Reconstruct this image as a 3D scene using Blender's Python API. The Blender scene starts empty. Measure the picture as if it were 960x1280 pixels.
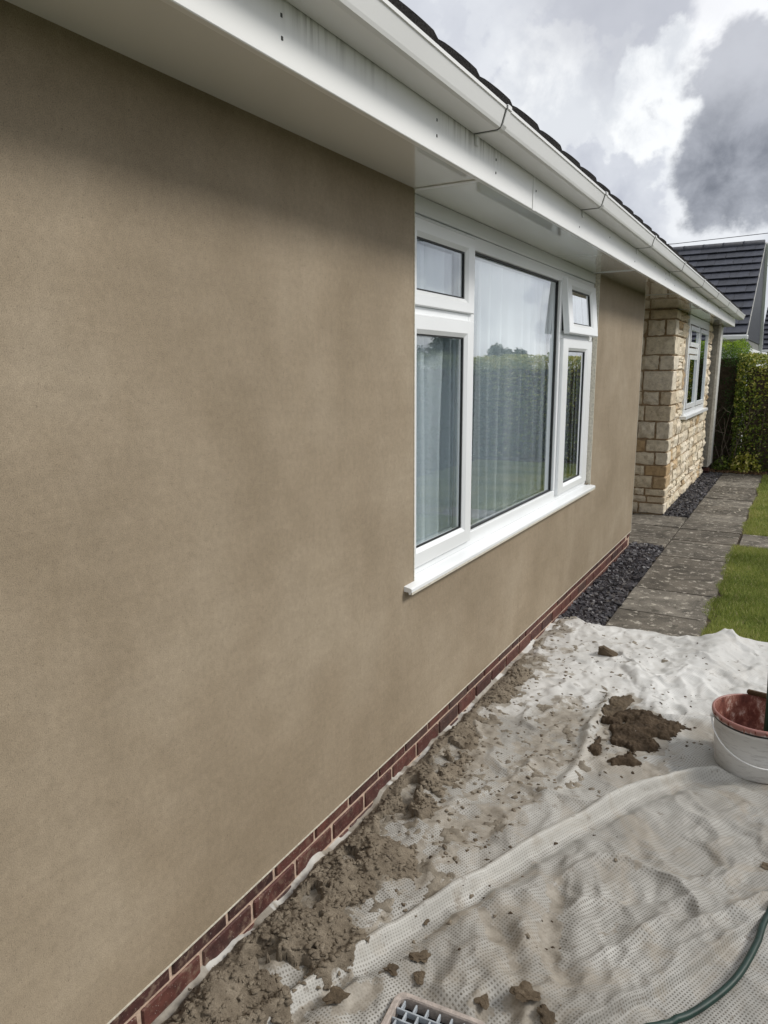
import bpy, bmesh, math, random
import numpy as np
from mathutils import Vector, Matrix, Euler
random.seed(7); np.random.seed(7)
S = bpy.context.scene
COL = S.collection
R = math.radians

# ------------------------------------------------------------------ camera
F_PX, YAW, PITCH, ROLL = 904.8, 0.51917, 0.19345, -0.00653
fwd = Vector((-math.sin(YAW)*math.cos(PITCH), math.cos(YAW)*math.cos(PITCH), -math.sin(PITCH)))
rgt = fwd.cross(Vector((0, 0, 1))).normalized(); up = rgt.cross(fwd)
cr, sr = math.cos(ROLL), math.sin(ROLL)
r2 = rgt*cr + up*sr; u2 = -rgt*sr + up*cr
cam_d = bpy.data.cameras.new('camera'); cam = bpy.data.objects.new('camera', cam_d); COL.objects.link(cam)
cam.matrix_world = Matrix(((r2.x, u2.x, -fwd.x, 1.3394), (r2.y, u2.y, -fwd.y, 0), (r2.z, u2.z, -fwd.z, 1.7327), (0, 0, 0, 1)))
cam_d.sensor_fit = 'VERTICAL'; cam_d.sensor_height = 36; cam_d.lens = F_PX/1280*36
cam_d.clip_start = 0.02; cam_d.clip_end = 2000
S.camera = cam

# ------------------------------------------------------------------ view, sun, sky
S.view_settings.view_transform = 'Standard'; S.view_settings.look = 'None'
S.view_settings.gamma = 1; S.view_settings.exposure = 0.74
SUN_EL, SUN_AZ = R(41), R(66)          # azimuth measured from +y towards +x
sd = Vector((math.sin(SUN_AZ)*math.cos(SUN_EL), math.cos(SUN_AZ)*math.cos(SUN_EL), math.sin(SUN_EL)))
sl = bpy.data.lights.new('sun', 'SUN'); sl.energy = 1.5; sl.angle = R(17); sl.color = (1, 0.965, 0.91)
sun = bpy.data.objects.new('sun', sl); COL.objects.link(sun)
sun.rotation_euler = sd.to_track_quat('Z', 'Y').to_euler()

W = bpy.data.worlds.new("World"); S.world = W; W.use_nodes = True
def mk(nt):
    """tiny node helper: n(type, {input: value or socket}, **props) -> node"""
    def n(t, ins=None, **props):
        nd = nt.nodes.new('ShaderNode'+t)
        for k, v in props.items(): setattr(nd, k, v)
        for k, v in (ins or {}).items():
            s = nd.inputs[k]
            if isinstance(v, bpy.types.NodeSocket): nt.links.new(v, s)
            elif isinstance(v, bpy.types.Node): nt.links.new(v.outputs[0], s)
            else: s.default_value = v
        return nd
    return n
def ramp(n, fac, stops, interp='LINEAR'):
    r = n('ValToRGB', {0: fac}); cr_ = r.color_ramp; cr_.interpolation = interp
    while len(cr_.elements) < len(stops): cr_.elements.new(0.5)
    for e, (p, c) in zip(cr_.elements, stops):
        e.position = p; e.color = (*c, 1) if hasattr(c, '__len__') else (c, c, c, 1)
    return r.outputs[0]
def mixc(n, fac, a, b, blend='MIX'):
    m = n('Mix', None, data_type='RGBA', blend_type=blend)
    for i, v in ((0, fac), (6, a), (7, b)):
        if isinstance(v, bpy.types.NodeSocket): m.id_data.links.new(v, m.inputs[i])
        elif isinstance(v, bpy.types.Node): m.id_data.links.new(v.outputs[0], m.inputs[i])
        elif hasattr(v, '__len__'): m.inputs[i].default_value = (*v, 1)
        else: m.inputs[i].default_value = v
    return m.outputs[2]
def math_(n, op, a, b=0.0, c=None, clamp=False):
    ins = {0: a, 1: b}
    if c is not None: ins[2] = c
    return n('Math', ins, operation=op, use_clamp=clamp).outputs[0]
def sstep(n, v, lo, hi):
    m = n('MapRange', {'Value': v, 'From Min': lo, 'From Max': hi}, interpolation_type='SMOOTHSTEP')
    return m.outputs[0]

nt = W.node_tree; nt.nodes.clear(); n = mk(nt)
sky = n('TexSky'); sky.sky_type = 'NISHITA'; sky.sun_disc = False
sky.sun_elevation = SUN_EL; sky.sun_rotation = SUN_AZ
tc = n('TexCoord').outputs['Generated']
dirn = n('VectorMath', {0: tc}, operation='NORMALIZE').outputs[0]
sx = n('SeparateXYZ', {0: dirn})
zz = math_(n, 'ADD', math_(n, 'MAXIMUM', sx.outputs[2], 0.0), 0.22)
px_ = math_(n, 'DIVIDE', sx.outputs[0], zz); py_ = math_(n, 'DIVIDE', sx.outputs[1], zz)
pl = n('CombineXYZ', {0: px_, 1: py_, 2: 3.3}).outputs[0]
big = n('TexNoise', {'Vector': pl, 'Scale': 1.1, 'Detail': 7.0, 'Roughness': 0.55, 'Distortion': 0.3}).outputs[0]
fine = n('TexNoise', {'Vector': pl, 'Scale': 3.4, 'Detail': 8.0, 'Roughness': 0.6}).outputs[0]
wn = n('TexNoise', {'Vector': dirn, 'Scale': 9.0, 'Detail': 6.0, 'Roughness': 0.62}).outputs[1]
warp = n('VectorMath', {0: wn, 1: (0.5, 0.5, 0.5)}, operation='SUBTRACT').outputs[0]
warp = n('VectorMath', {0: warp, 'Scale': 0.05}, operation='SCALE').outputs[0]
wd = n('VectorMath', {0: n('VectorMath', {0: dirn, 1: warp}, operation='ADD').outputs[0]}, operation='NORMALIZE').outputs[0]
bilw = n('TexNoise', {'Vector': n('VectorMath', {0: dirn, 1: (1.3, 0.2, 2.4)}, operation='ADD').outputs[0], 'Scale': 9.0, 'Detail': 10.0, 'Roughness': 0.56, 'Distortion': 0.1}).outputs[0]
def blob(c, r_in, r_out, k=1.5, soft=0.16):
    c = Vector(c).normalized()
    d = n('VectorMath', {0: wd, 1: tuple(c)}, operation='DOT_PRODUCT').outputs['Value']
    rm = (r_in+r_out)/2
    v = math_(n, 'DIVIDE', math_(n, 'SUBTRACT', 1.0, d), 1-math.cos(R(rm)))
    v = math_(n, 'ADD', math_(n, 'POWER', math_(n, 'MAXIMUM', v, 0.0), 0.5), math_(n, 'MULTIPLY', math_(n, 'SUBTRACT', bilw, 0.5), k))
    return n('MapRange', {'Value': v, 'From Min': 1+soft, 'From Max': 1-soft}, interpolation_type='SMOOTHSTEP').outputs[0]
def blob_old(c, r_in, r_out):
    c = Vector(c).normalized()
    d = n('VectorMath', {0: wd, 1: tuple(c)}, operation='DOT_PRODUCT').outputs['Value']
    return sstep(n, d, math.cos(R(r_out)), math.cos(R(r_in)))
bil = n('TexNoise', {'Vector': dirn, 'Scale': 7.5, 'Detail': 9.0, 'Roughness': 0.54, 'Distortion': 0.1}).outputs[0]
bil2 = n('TexNoise', {'Vector': n('VectorMath', {0: dirn, 1: (3.1, 1.7, 0.4)}, operation='ADD').outputs[0], 'Scale': 15.0, 'Detail': 9.0, 'Roughness': 0.6, 'Distortion': 0.2}).outputs[0]
base = ramp(n, big, [(0.30, (0.52, 0.54, 0.60)), (0.46, (0.64, 0.66, 0.71)), (0.56, (0.78, 0.80, 0.83)), (0.70, (0.94, 0.95, 0.96))])
base = mixc(n, 0.75, base, ramp(n, bil, [(0.32, (0.40, 0.42, 0.49)), (0.475, (0.60, 0.62, 0.68)), (0.50, (0.84, 0.86, 0.88)), (0.66, (0.93, 0.94, 0.95))]))
base = mixc(n, 0.25, base, ramp(n, bil2, [(0.35, (0.52, 0.53, 0.58)), (0.6, (0.93, 0.94, 0.95))]))
base = mixc(n, math_(n, 'MULTIPLY', blob((-0.285, 0.897, 0.315), 3.2, 5.8, 3.0, .10), 0.9), base, mixc(n, sstep(n, bil2, 0.35, 0.6), (0.74, 0.76, 0.79), (0.95, 0.96, 0.96)))
base = mixc(n, math_(n, 'MULTIPLY', blob((-0.215, 0.90, 0.405), 2, 9, 2.4, 0.5), 0.7), base, (0.50, 0.51, 0.555))
base = mixc(n, math_(n, 'MULTIPLY', blob((-0.40, 0.838, 0.39), 2, 8, 2.4, .5), 0.6), base, (0.66, 0.68, 0.73))
base = mixc(n, math_(n, 'MULTIPLY', blob((-0.155, 0.94, 0.290), 2.8, 5.2, 2.8, .12), 0.95), base, mixc(n, sstep(n, bil2, 0.35, 0.6), (0.72, 0.74, 0.77), (0.97, 0.98, 0.98)))
base = mixc(n, math_(n, 'MULTIPLY', blob((-0.085, 0.925, 0.365), 1.5, 4.0, 2.2, .25), 0.8), base, (0.98, 0.98, 0.99))
base = mixc(n, math_(n, 'MULTIPLY', blob((-0.10, 0.96, 0.165), 2, 6, 2.0, .4), 0.7), base, (0.88, 0.89, 0.91))
dk = blob((-0.078, 0.958, 0.243), 4.2, 6.8, 2.6, .16)
dk2 = blob((0.08, 0.958, 0.270), 6.5, 10, 2.0, .18)
dkm = math_(n, 'MAXIMUM', dk, dk2)
lowd = sstep(n, sx.outputs[2], 0.335, 0.235)
dkc = mixc(n, ramp(n, bil2, [(0.36, 0.0), (0.62, 1.0)]), (0.135, 0.14, 0.165), (0.34, 0.35, 0.39))
dkc = mixc(n, lowd, mixc(n, 0.72, dkc, (0.60, 0.61, 0.65)), dkc)
base = mixc(n, math_(n, 'MULTIPLY', dkm, 0.93), base, dkc)
base10 = n('VectorMath', {0: base, 'Scale': 6.5}, operation='SCALE').outputs[0]
skym = mixc(n, 0.93, sky, base10)
bg = n('Background', {'Color': skym, 'Strength': 0.1})
o = n('OutputWorld'); nt.links.new(bg.outputs[0], o.inputs[0])

# ------------------------------------------------------------------ numpy noise
def _h(ix, iy, s):
    v = (ix.astype(np.int64)*374761393 + iy.astype(np.int64)*668265263 + s*1442695041) & 0xffffffff
    v = ((v ^ (v >> 13))*1274126177) & 0xffffffff
    v = (v ^ (v >> 16)) & 0xffffffff
    return v/4294967295.0
def vn(x, y, s=0):
    """gradient-like value noise in 0..1"""
    ix = np.floor(x); iy = np.floor(y); fx = x-ix; fy = y-iy
    fx = fx*fx*fx*(fx*(fx*6-15)+10); fy = fy*fy*fy*(fy*(fy*6-15)+10)
    a = _h(ix, iy, s); b = _h(ix+1, iy, s); c = _h(ix, iy+1, s); d = _h(ix+1, iy+1, s)
    return (a*(1-fx)+b*fx)*(1-fy)+(c*(1-fx)+d*fx)*fy
def fbm(x, y, s=0, o_=4, g=0.5):
    t = 0; a = 1; w = 0
    for i in range(o_):
        t = t+a*vn(x*2**i+i*17.3, y*2**i-i*9.1, s+i); w += a; a *= g
    return t/w
def worley(x, y, s=0):
    ix = np.floor(x); iy = np.floor(y); best = np.full(np.shape(x), 9.0)
    for dx in (-1, 0, 1):
        for dy in (-1, 0, 1):
            cx = ix+dx+_h(ix+dx, iy+dy, s); cy = iy+dy+_h(ix+dx, iy+dy, s+7)
            best = np.minimum(best, np.hypot(x-cx, y-cy))
    return best
def ss(v, a, b):
    t = np.clip((v-a)/(b-a), 0, 1); return t*t*(3-2*t)

# ------------------------------------------------------------------ object helpers
def tag(o, label=None, cat=None, group=None, kind=None):
    if label: o['label'] = label
    if cat: o['category'] = cat
    if group: o['group'] = group
    if kind: o['kind'] = kind
    return o
def empty(name, loc, label=None, cat=None, group=None, rz=0, parent=None):
    o = bpy.data.objects.new(name, None); COL.objects.link(o); o.location = loc; o.rotation_euler = (0, 0, rz)
    if parent: o.parent = parent
    return tag(o, label, cat, group)
def link(name, me, mat=None, parent=None, smooth=False):
    if mat is not None and not me.materials: me.materials.append(mat)
    if smooth:
        me.polygons.foreach_set('use_smooth', np.ones(len(me.polygons), dtype=bool))
    o = bpy.data.objects.new(name, me); COL.objects.link(o)
    if parent is not None: o.parent = parent
    return o
def fm(name, verts, faces):
    me = bpy.data.meshes.new(name); me.from_pydata([tuple(v) for v in verts], [], [tuple(f) for f in faces]); me.update(); return me
def np_mesh(name, co, quads):
    me = bpy.data.meshes.new(name); co = np.asarray(co, dtype=np.float32); q = np.asarray(quads, dtype=np.int32); k = q.shape[1]
    me.vertices.add(len(co)); me.vertices.foreach_set('co', co.ravel())
    me.loops.add(q.size); me.loops.foreach_set('vertex_index', q.ravel())
    me.polygons.add(len(q)); me.polygons.foreach_set('loop_start', np.arange(0, q.size, k, dtype=np.int32))
    me.update(calc_edges=True); me.validate(); return me
class MB:
    def __init__(s): s.v = []; s.f = []
    def box(s, x0, x1, y0, y1, z0, z1):
        b = len(s.v); s.v += [(x0,y0,z0),(x1,y0,z0),(x1,y1,z0),(x0,y1,z0),(x0,y0,z1),(x1,y0,z1),(x1,y1,z1),(x0,y1,z1)]
        s.f += [tuple(b+i for i in q) for q in ((0,3,2,1),(4,5,6,7),(0,1,5,4),(1,2,6,5),(2,3,7,6),(3,0,4,7))]; return s
    def prism_y(s, prof, y0, y1):
        """closed profile of (x,z), extruded along y"""
        b = len(s.v); k = len(prof)
        s.v += [(x, y0, z) for x, z in prof]+[(x, y1, z) for x, z in prof]
        s.f += [(b+i, b+(i+1) % k, b+k+(i+1) % k, b+k+i) for i in range(k)]
        s.f += [tuple(b+i for i in reversed(range(k))), tuple(b+k+i for i in range(k))]; return s
    def mesh(s, name, bev=0, seg=1):
        me = fm(name, s.v, s.f); bm = bmesh.new(); bm.from_mesh(me)
        bmesh.ops.recalc_face_normals(bm, faces=bm.faces)
        if bev:
            bmesh.ops.bevel(bm, geom=[e for e in bm.edges if len(e.link_faces) == 2 and e.calc_face_angle(0) > 0.5], offset=bev, segments=seg, affect='EDGES', clamp_overlap=True)
        bm.to_mesh(me); bm.free(); return me
def box(name, mat, parent, x0, x1, y0, y1, z0, z1, bev=0.0, seg=1):
    return link(name, MB().box(x0, x1, y0, y1, z0, z1).mesh(name, bev, seg), mat, parent)
def tube_mesh(name, pts, rad, seg=10, cap=True, close=False):
    pts = [Vector(p) for p in pts]; v = []; f = []; m = len(pts)
    rr = rad if hasattr(rad, '__len__') else [rad]*m
    prev = None
    for i, p in enumerate(pts):
        t = (pts[min(i+1, m-1)]-pts[max(i-1, 0)]).normalized()
        if close: t = (pts[(i+1) % m]-pts[i-1]).normalized()
        a = prev if prev is not None else (Vector((0, 0, 1)) if abs(t.z) < 0.9 else Vector((1, 0, 0)))
        a = (a-t*a.dot(t)).normalized(); b = t.cross(a); prev = a
        for j in range(seg):
            th = 2*math.pi*j/seg; v.append(p+(a*math.cos(th)+b*math.sin(th))*rr[i])
    for i in range(m if close else m-1):
        i2 = (i+1) % m
        for j in range(seg): f.append((i*seg+j, i*seg+(j+1) % seg, i2*seg+(j+1) % seg, i2*seg+j))
    if cap and not close: f += [tuple(range(seg-1, -1, -1)), tuple((m-1)*seg+j for j in range(seg))]
    return fm(name, v, f)
def lathe(name, prof, seg=64):
    v = []; f = []; k = len(prof)
    for j in range(seg):
        a = 2*math.pi*j/seg
        v += [(r*math.cos(a), r*math.sin(a), z) for r, z in prof]
    for j in range(seg):
        j2 = (j+1) % seg
        f += [(j*k+i, j2*k+i, j2*k+i+1, j*k+i+1) for i in range(k-1)]
    return fm(name, v, f)
def spline(pts, m=12):
    out = []; P = [Vector(p) for p in pts]; P = [P[0]*2-P[1]]+P+[P[-1]*2-P[-2]]
    for i in range(1, len(P)-2):
        for k in range(m):
            t = k/m; a, b, c, d = P[i-1:i+3]
            out.append(0.5*((2*b)+(c-a)*t+(2*a-5*b+4*c-d)*t*t+(3*b-a-3*c+d)*t**3))
    out.append(P[-2]); return out

# ------------------------------------------------------------------ materials
def material(name):
    m = bpy.data.materials.new(name); m.use_nodes = True; t = m.node_tree; t.nodes.clear(); return m, t, mk(t)
def finish(t, n, shader):
    o = n('OutputMaterial'); t.links.new(shader if isinstance(shader, bpy.types.NodeSocket) else shader.outputs[0], o.inputs[0])
def bump(n, h, strength=0.3, dist=0.01, normal=None):
    ins = {'Strength': strength, 'Distance': dist, 'Height': h}
    if normal is not None: ins['Normal'] = normal
    return n('Bump', ins).outputs[0]
def noise(n, vec, scale, detail=4.0, rough=0.5, out=0, dist=0.0):
    return n('TexNoise', {'Vector': vec, 'Scale': scale, 'Detail': detail, 'Roughness': rough, 'Distortion': dist}).outputs[out]
def stretch(n, vec, sc): return n('Mapping', {'Vector': vec, 'Scale': sc}).outputs[0]
def objco(n): return n('TexCoord').outputs['Object']
def simple(name, col, rough=0.5, spec=0.5, nscale=None, amt=0.25, bmp=None, rnd=0.0, metallic=0.0):
    m, t, n = material(name); co = objco(n); c = None
    base = (*col, 1)
    cc = n('RGB'); cc.outputs[0].default_value = base; c = cc.outputs[0]
    if nscale:
        f = ramp(n, noise(n, co, nscale, 6.0, 0.6), [(0.3, 1-amt), (0.7, 1+amt*0.4)])
        c = mixc(n, 1.0, c, f, 'MULTIPLY')
    if rnd:
        r_ = n('ObjectInfo').outputs['Random']
        c = mixc(n, 1.0, c, ramp(n, r_, [(0, 1-rnd), (1, 1.0)]), 'MULTIPLY')
    ins = {'Base Color': c, 'Roughness': rough, 'Specular IOR Level': spec, 'Metallic': metallic}
    if bmp: ins['Normal'] = bump(n, noise(n, co, bmp[0], 6.0, 0.6), bmp[1], bmp[2])
    finish(t, n, n('BsdfPrincipled', ins)); return m

def m_render():
    m, t, n = material('sand_cement_render'); co = objco(n)
    c = ramp(n, noise(n, co, 1.7, 3.0, 0.5, dist=0.35), [(0.30, (0.268, 0.213, 0.146)), (0.5, (0.312, 0.251, 0.177)), (0.72, (0.356, 0.293, 0.213))])
    med = ramp(n, noise(n, co, 7, 6.0, 0.65, dist=0.3), [(0.36, (0.88, 0.87, 0.84)), (0.62, (1.05, 1.05, 1.05))])
    c = mixc(n, 0.45, c, mixc(n, 1.0, c, med, 'MULTIPLY'))
    # damp vertical streaks left by the float
    st = ramp(n, noise(n, stretch(n, co, (1, 5.0, 0.7)), 2.0, 4.0, 0.55), [(0.40, 0.93), (0.66, 1.05)])
    c = mixc(n, 0.35, c, mixc(n, 1.0, c, st, 'MULTIPLY'))
    c = mixc(n, 1.0, c, ramp(n, noise(n, co, 55, 4.0, 0.7), [(0.3, 0.90), (0.7, 1.08)]), 'MULTIPLY')
    # faint sweeps of the float, two directions
    sw1 = noise(n, n('Mapping', {'Vector': co, 'Rotation': (R(32), 0, 0), 'Scale': (1, 2.2, 26)}).outputs[0], 1.0, 3.0, 0.55, dist=0.5)
    sw2 = noise(n, n('Mapping', {'Vector': co, 'Rotation': (R(-48), 0, 0), 'Scale': (1, 1.7, 22)}).outputs[0], 1.0, 3.0, 0.55, dist=0.7)
    swm = sstep(n, noise(n, co, 2.6, 2.0, 0.5), 0.42, 0.58)
    swp = math_(n, 'ADD', math_(n, 'MULTIPLY', sw1, swm), math_(n, 'MULTIPLY', sw2, math_(n, 'SUBTRACT', 1.0, swm)))
    c = mixc(n, 1.0, c, ramp(n, swp, [(0.32, 0.97), (0.68, 1.03)]), 'MULTIPLY')
    gr = noise(n, co, 420, 2.0, 0.6)
    c = mixc(n, 1.0, c, ramp(n, gr, [(0.28, 0.66), (0.48, 1.0), (0.72, 1.22)]), 'MULTIPLY')
    sp = noise(n, co, 130, 2.0, 0.5)
    c = mixc(n, math_(n, 'MULTIPLY', sstep(n, sp, 0.66, 0.74), 0.6), c, (0.17, 0.13, 0.09))
    h = math_(n, 'ADD', math_(n, 'MULTIPLY', noise(n, co, 9, 5.0, 0.5), 0.8), math_(n, 'MULTIPLY', gr, 0.06))
    h = math_(n, 'ADD', h, math_(n, 'MULTIPLY', noise(n, co, 90, 3.0, 0.6), 0.07))
    h = math_(n, 'ADD', h, math_(n, 'MULTIPLY', swp, 0.10))
    nm = bump(n, h, 0.5, 0.012)
    rg = ramp(n, noise(n, co, 1.6, 4.0, 0.5), [(0.3, 0.72), (0.7, 0.9)])
    finish(t, n, n('BsdfPrincipled', {'Base Color': c, 'Roughness': rg, 'Specular IOR Level': 0.35, 'Normal': nm})); return m
def m_brick():
    m, t, n = material('plum_red_brick'); co = objco(n); r_ = n('ObjectInfo').outputs['Random']
    off = n('VectorMath', {0: co, 1: n('CombineXYZ', {0: math_(n, 'MULTIPLY', r_, 37.0), 1: 0.0, 2: 0.0}).outputs[0]}, operation='ADD').outputs[0]
    c = ramp(n, r_, [(0.0, (0.048, 0.020, 0.018)), (0.35, (0.088, 0.029, 0.023)), (0.7, (0.12, 0.041, 0.030)), (1.0, (0.065, 0.034, 0.028))])
    c = mixc(n, 1.0, c, ramp(n, noise(n, off, 26, 6.0, 0.65), [(0.3, 0.55), (0.65, 1.25)]), 'MULTIPLY')
    y = n('SeparateXYZ', {0: n('NewGeometry').outputs['Position']})
    dust = sstep(n, noise(n, off, 34, 5.0, 0.65), 0.47, 0.72)
    near = n('MapRange', {'Value': y.outputs[1], 'From Min': 2.6, 'From Max': 1.0, 'To Min': 0.16, 'To Max': 0.75}).outputs[0]
    c = mixc(n, math_(n, 'MULTIPLY', dust, near), c, (0.29, 0.21, 0.15))
    sp = sstep(n, noise(n, off, 190, 2.0, 0.5), 0.69, 0.73)
    c = mixc(n, math_(n, 'MULTIPLY', sp, 0.7), c, (0.55, 0.5, 0.44))
    nm = bump(n, noise(n, off, 150, 5.0, 0.7), 0.5, 0.003)
    finish(t, n, n('BsdfPrincipled', {'Base Color': c, 'Roughness': 0.72, 'Normal': nm})); return m
def m_upvc(name='white_upvc', col=(0.80, 0.81, 0.80), rough=0.18, dirty=0.0, streak=False, spec=0.5):
    m, t, n = material(name); co = objco(n)
    c = mixc(n, sstep(n, noise(n, co, 1.2, 2.0, 0.5), 0.4, 0.7), col, tuple(v*0.95 for v in col))
    if dirty > .9:
        c = mixc(n, math_(n, 'MULTIPLY', sstep(n, noise(n, co, 46, 5.0, 0.7), 0.68, 0.74), dirty), c, (0.40, 0.36, 0.29))
    if streak:
        z = n('SeparateXYZ', {0: co}).outputs[2]; y = n('SeparateXYZ', {0: co}).outputs[1]
        stn = noise(n, stretch(n, co, (1, 55, 2.5)), 1.0, 3.0, 0.6)
        up_ = math_(n, 'MULTIPLY', sstep(n, z, 2.43, 2.535), sstep(n, y, 3.4, 1.9))
        pat = sstep(n, noise(n, stretch(n, co, (1, 1.3, 0.2)), 1.5, 2.0, 0.5), 0.42, 0.62)
        c = mixc(n, math_(n, 'MULTIPLY', math_(n, 'MULTIPLY', sstep(n, stn, 0.42, 0.68), up_), math_(n, 'MULTIPLY', pat, 0.8)), c, (0.16, 0.15, 0.115))
    rr = rough*1.15
    finish(t, n, n('BsdfPrincipled', {'Base Color': c, 'Roughness': rr, 'Specular IOR Level': spec, 'Coat Weight': 1.0 if spec > .6 else 0.0, 'Coat IOR': 1.75, 'Coat Roughness': 0.015})); return m
def m_glass():
    m, t, n = material('window_glass'); g = n('NewGeometry'); co = objco(n)
    nm = bump(n, noise(n, co, 2.2, 2.0, 0.4), 0.06, 0.01)
    d = n('VectorMath', {0: g.outputs['Normal'], 1: g.outputs['Incoming']}, operation='DOT_PRODUCT').outputs['Value']
    k = math_(n, 'SUBTRACT', 1.0, math_(n, 'ABSOLUTE', d))
    fr = math_(n, 'ADD', 0.045, math_(n, 'MULTIPLY', math_(n, 'POWER', k, 4.0), 2.2), clamp=True)
    gl = n('BsdfGlossy', {'Color': (0.93, 0.95, 0.97, 1), 'Roughness': 0.004, 'Normal': nm})
    tr = n('BsdfTransparent', {'Color': (0.97, 0.985, 0.985, 1)})
    spk = sstep(n, noise(n, co, 95, 3.0, 0.7), 0.70, 0.78)       # dried splashes of render on the glass
    low = n('MapRange', {'Value': n('SeparateXYZ', {0: co}).outputs[2], 'From Min': 1.9, 'From Max': 1.1, 'To Min': 0.02, 'To Max': 0.5}).outputs[0]
    mx = n('MixShader', {0: fr, 1: tr, 2: gl})
    df = n('BsdfDiffuse', {'Color': (0.62, 0.60, 0.55, 1)})
    mx2 = n('MixShader', {0: math_(n, 'MULTIPLY', spk, low), 1: mx, 2: df})
    finish(t, n, mx2); return m
def m_stone():
    m, t, n = material('cream_limestone'); co = objco(n); r_ = n('ObjectInfo').outputs['Random']
    c = ramp(n, r_, [(0.0, (0.56, 0.47, 0.35)), (0.3, (0.66, 0.585, 0.455)), (0.6, (0.70, 0.63, 0.52)), (0.86, (0.55, 0.47, 0.36)), (0.93, (0.46, 0.32, 0.175)), (1.0, (0.53, 0.46, 0.36))])
    c = mixc(n, 1.0, c, ramp(n, noise(n, co, 13, 6.0, 0.65), [(0.28, (0.74, 0.72, 0.68)), (0.5, (1.08, 1.08, 1.06)), (0.7, (1.28, 1.28, 1.24))]), 'MULTIPLY')
    c = mixc(n, math_(n, 'MULTIPLY', sstep(n, noise(n, co, 40, 5.0, 0.7), 0.57, 0.70), 0.55), c, (0.27, 0.20, 0.125))
    nm = bump(n, noise(n, co, 28, 7.0, 0.7), 0.75, 0.016)
    finish(t, n, n('BsdfPrincipled', {'Base Color': c, 'Roughness': 0.9, 'Specular IOR Level': 0.2, 'Normal': nm})); return m
def m_slab():
    m, t, n = material('weathered_concrete_slab'); co = objco(n); r_ = n('ObjectInfo').outputs['Random']
    pos = n('NewGeometry').outputs['Position']
    c = ramp(n, r_, [(0.0, (0.12, 0.105, 0.085)), (0.5, (0.165, 0.147, 0.121)), (1.0, (0.225, 0.205, 0.172))])
    c = mixc(n, 1.0, c, ramp(n, noise(n, pos, 3.4, 6.0, 0.62, dist=0.8), [(0.32, 0.5), (0.5, 0.95), (0.66, 1.45)]), 'MULTIPLY')
    c = mixc(n, math_(n, 'MULTIPLY', sstep(n, noise(n, pos, 15, 6.0, 0.68), 0.55, 0.64), 0.85), c, (0.50, 0.46, 0.39))
    c = mixc(n, math_(n, 'MULTIPLY', sstep(n, noise(n, pos, 8, 6.0, 0.7), 0.54, 0.66), 0.75), c, (0.07, 0.064, 0.05))
    c = mixc(n, 1.0, c, ramp(n, noise(n, pos, 120, 4.0, 0.7), [(0.32, 0.62), (0.65, 1.22)]), 'MULTIPLY')
    nm = bump(n, noise(n, pos, 95, 5.0, 0.7), 0.6, 0.004)
    finish(t, n, n('BsdfPrincipled', {'Base Color': c, 'Roughness': 0.88, 'Specular IOR Level': 0.25, 'Normal': nm})); return m
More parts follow.
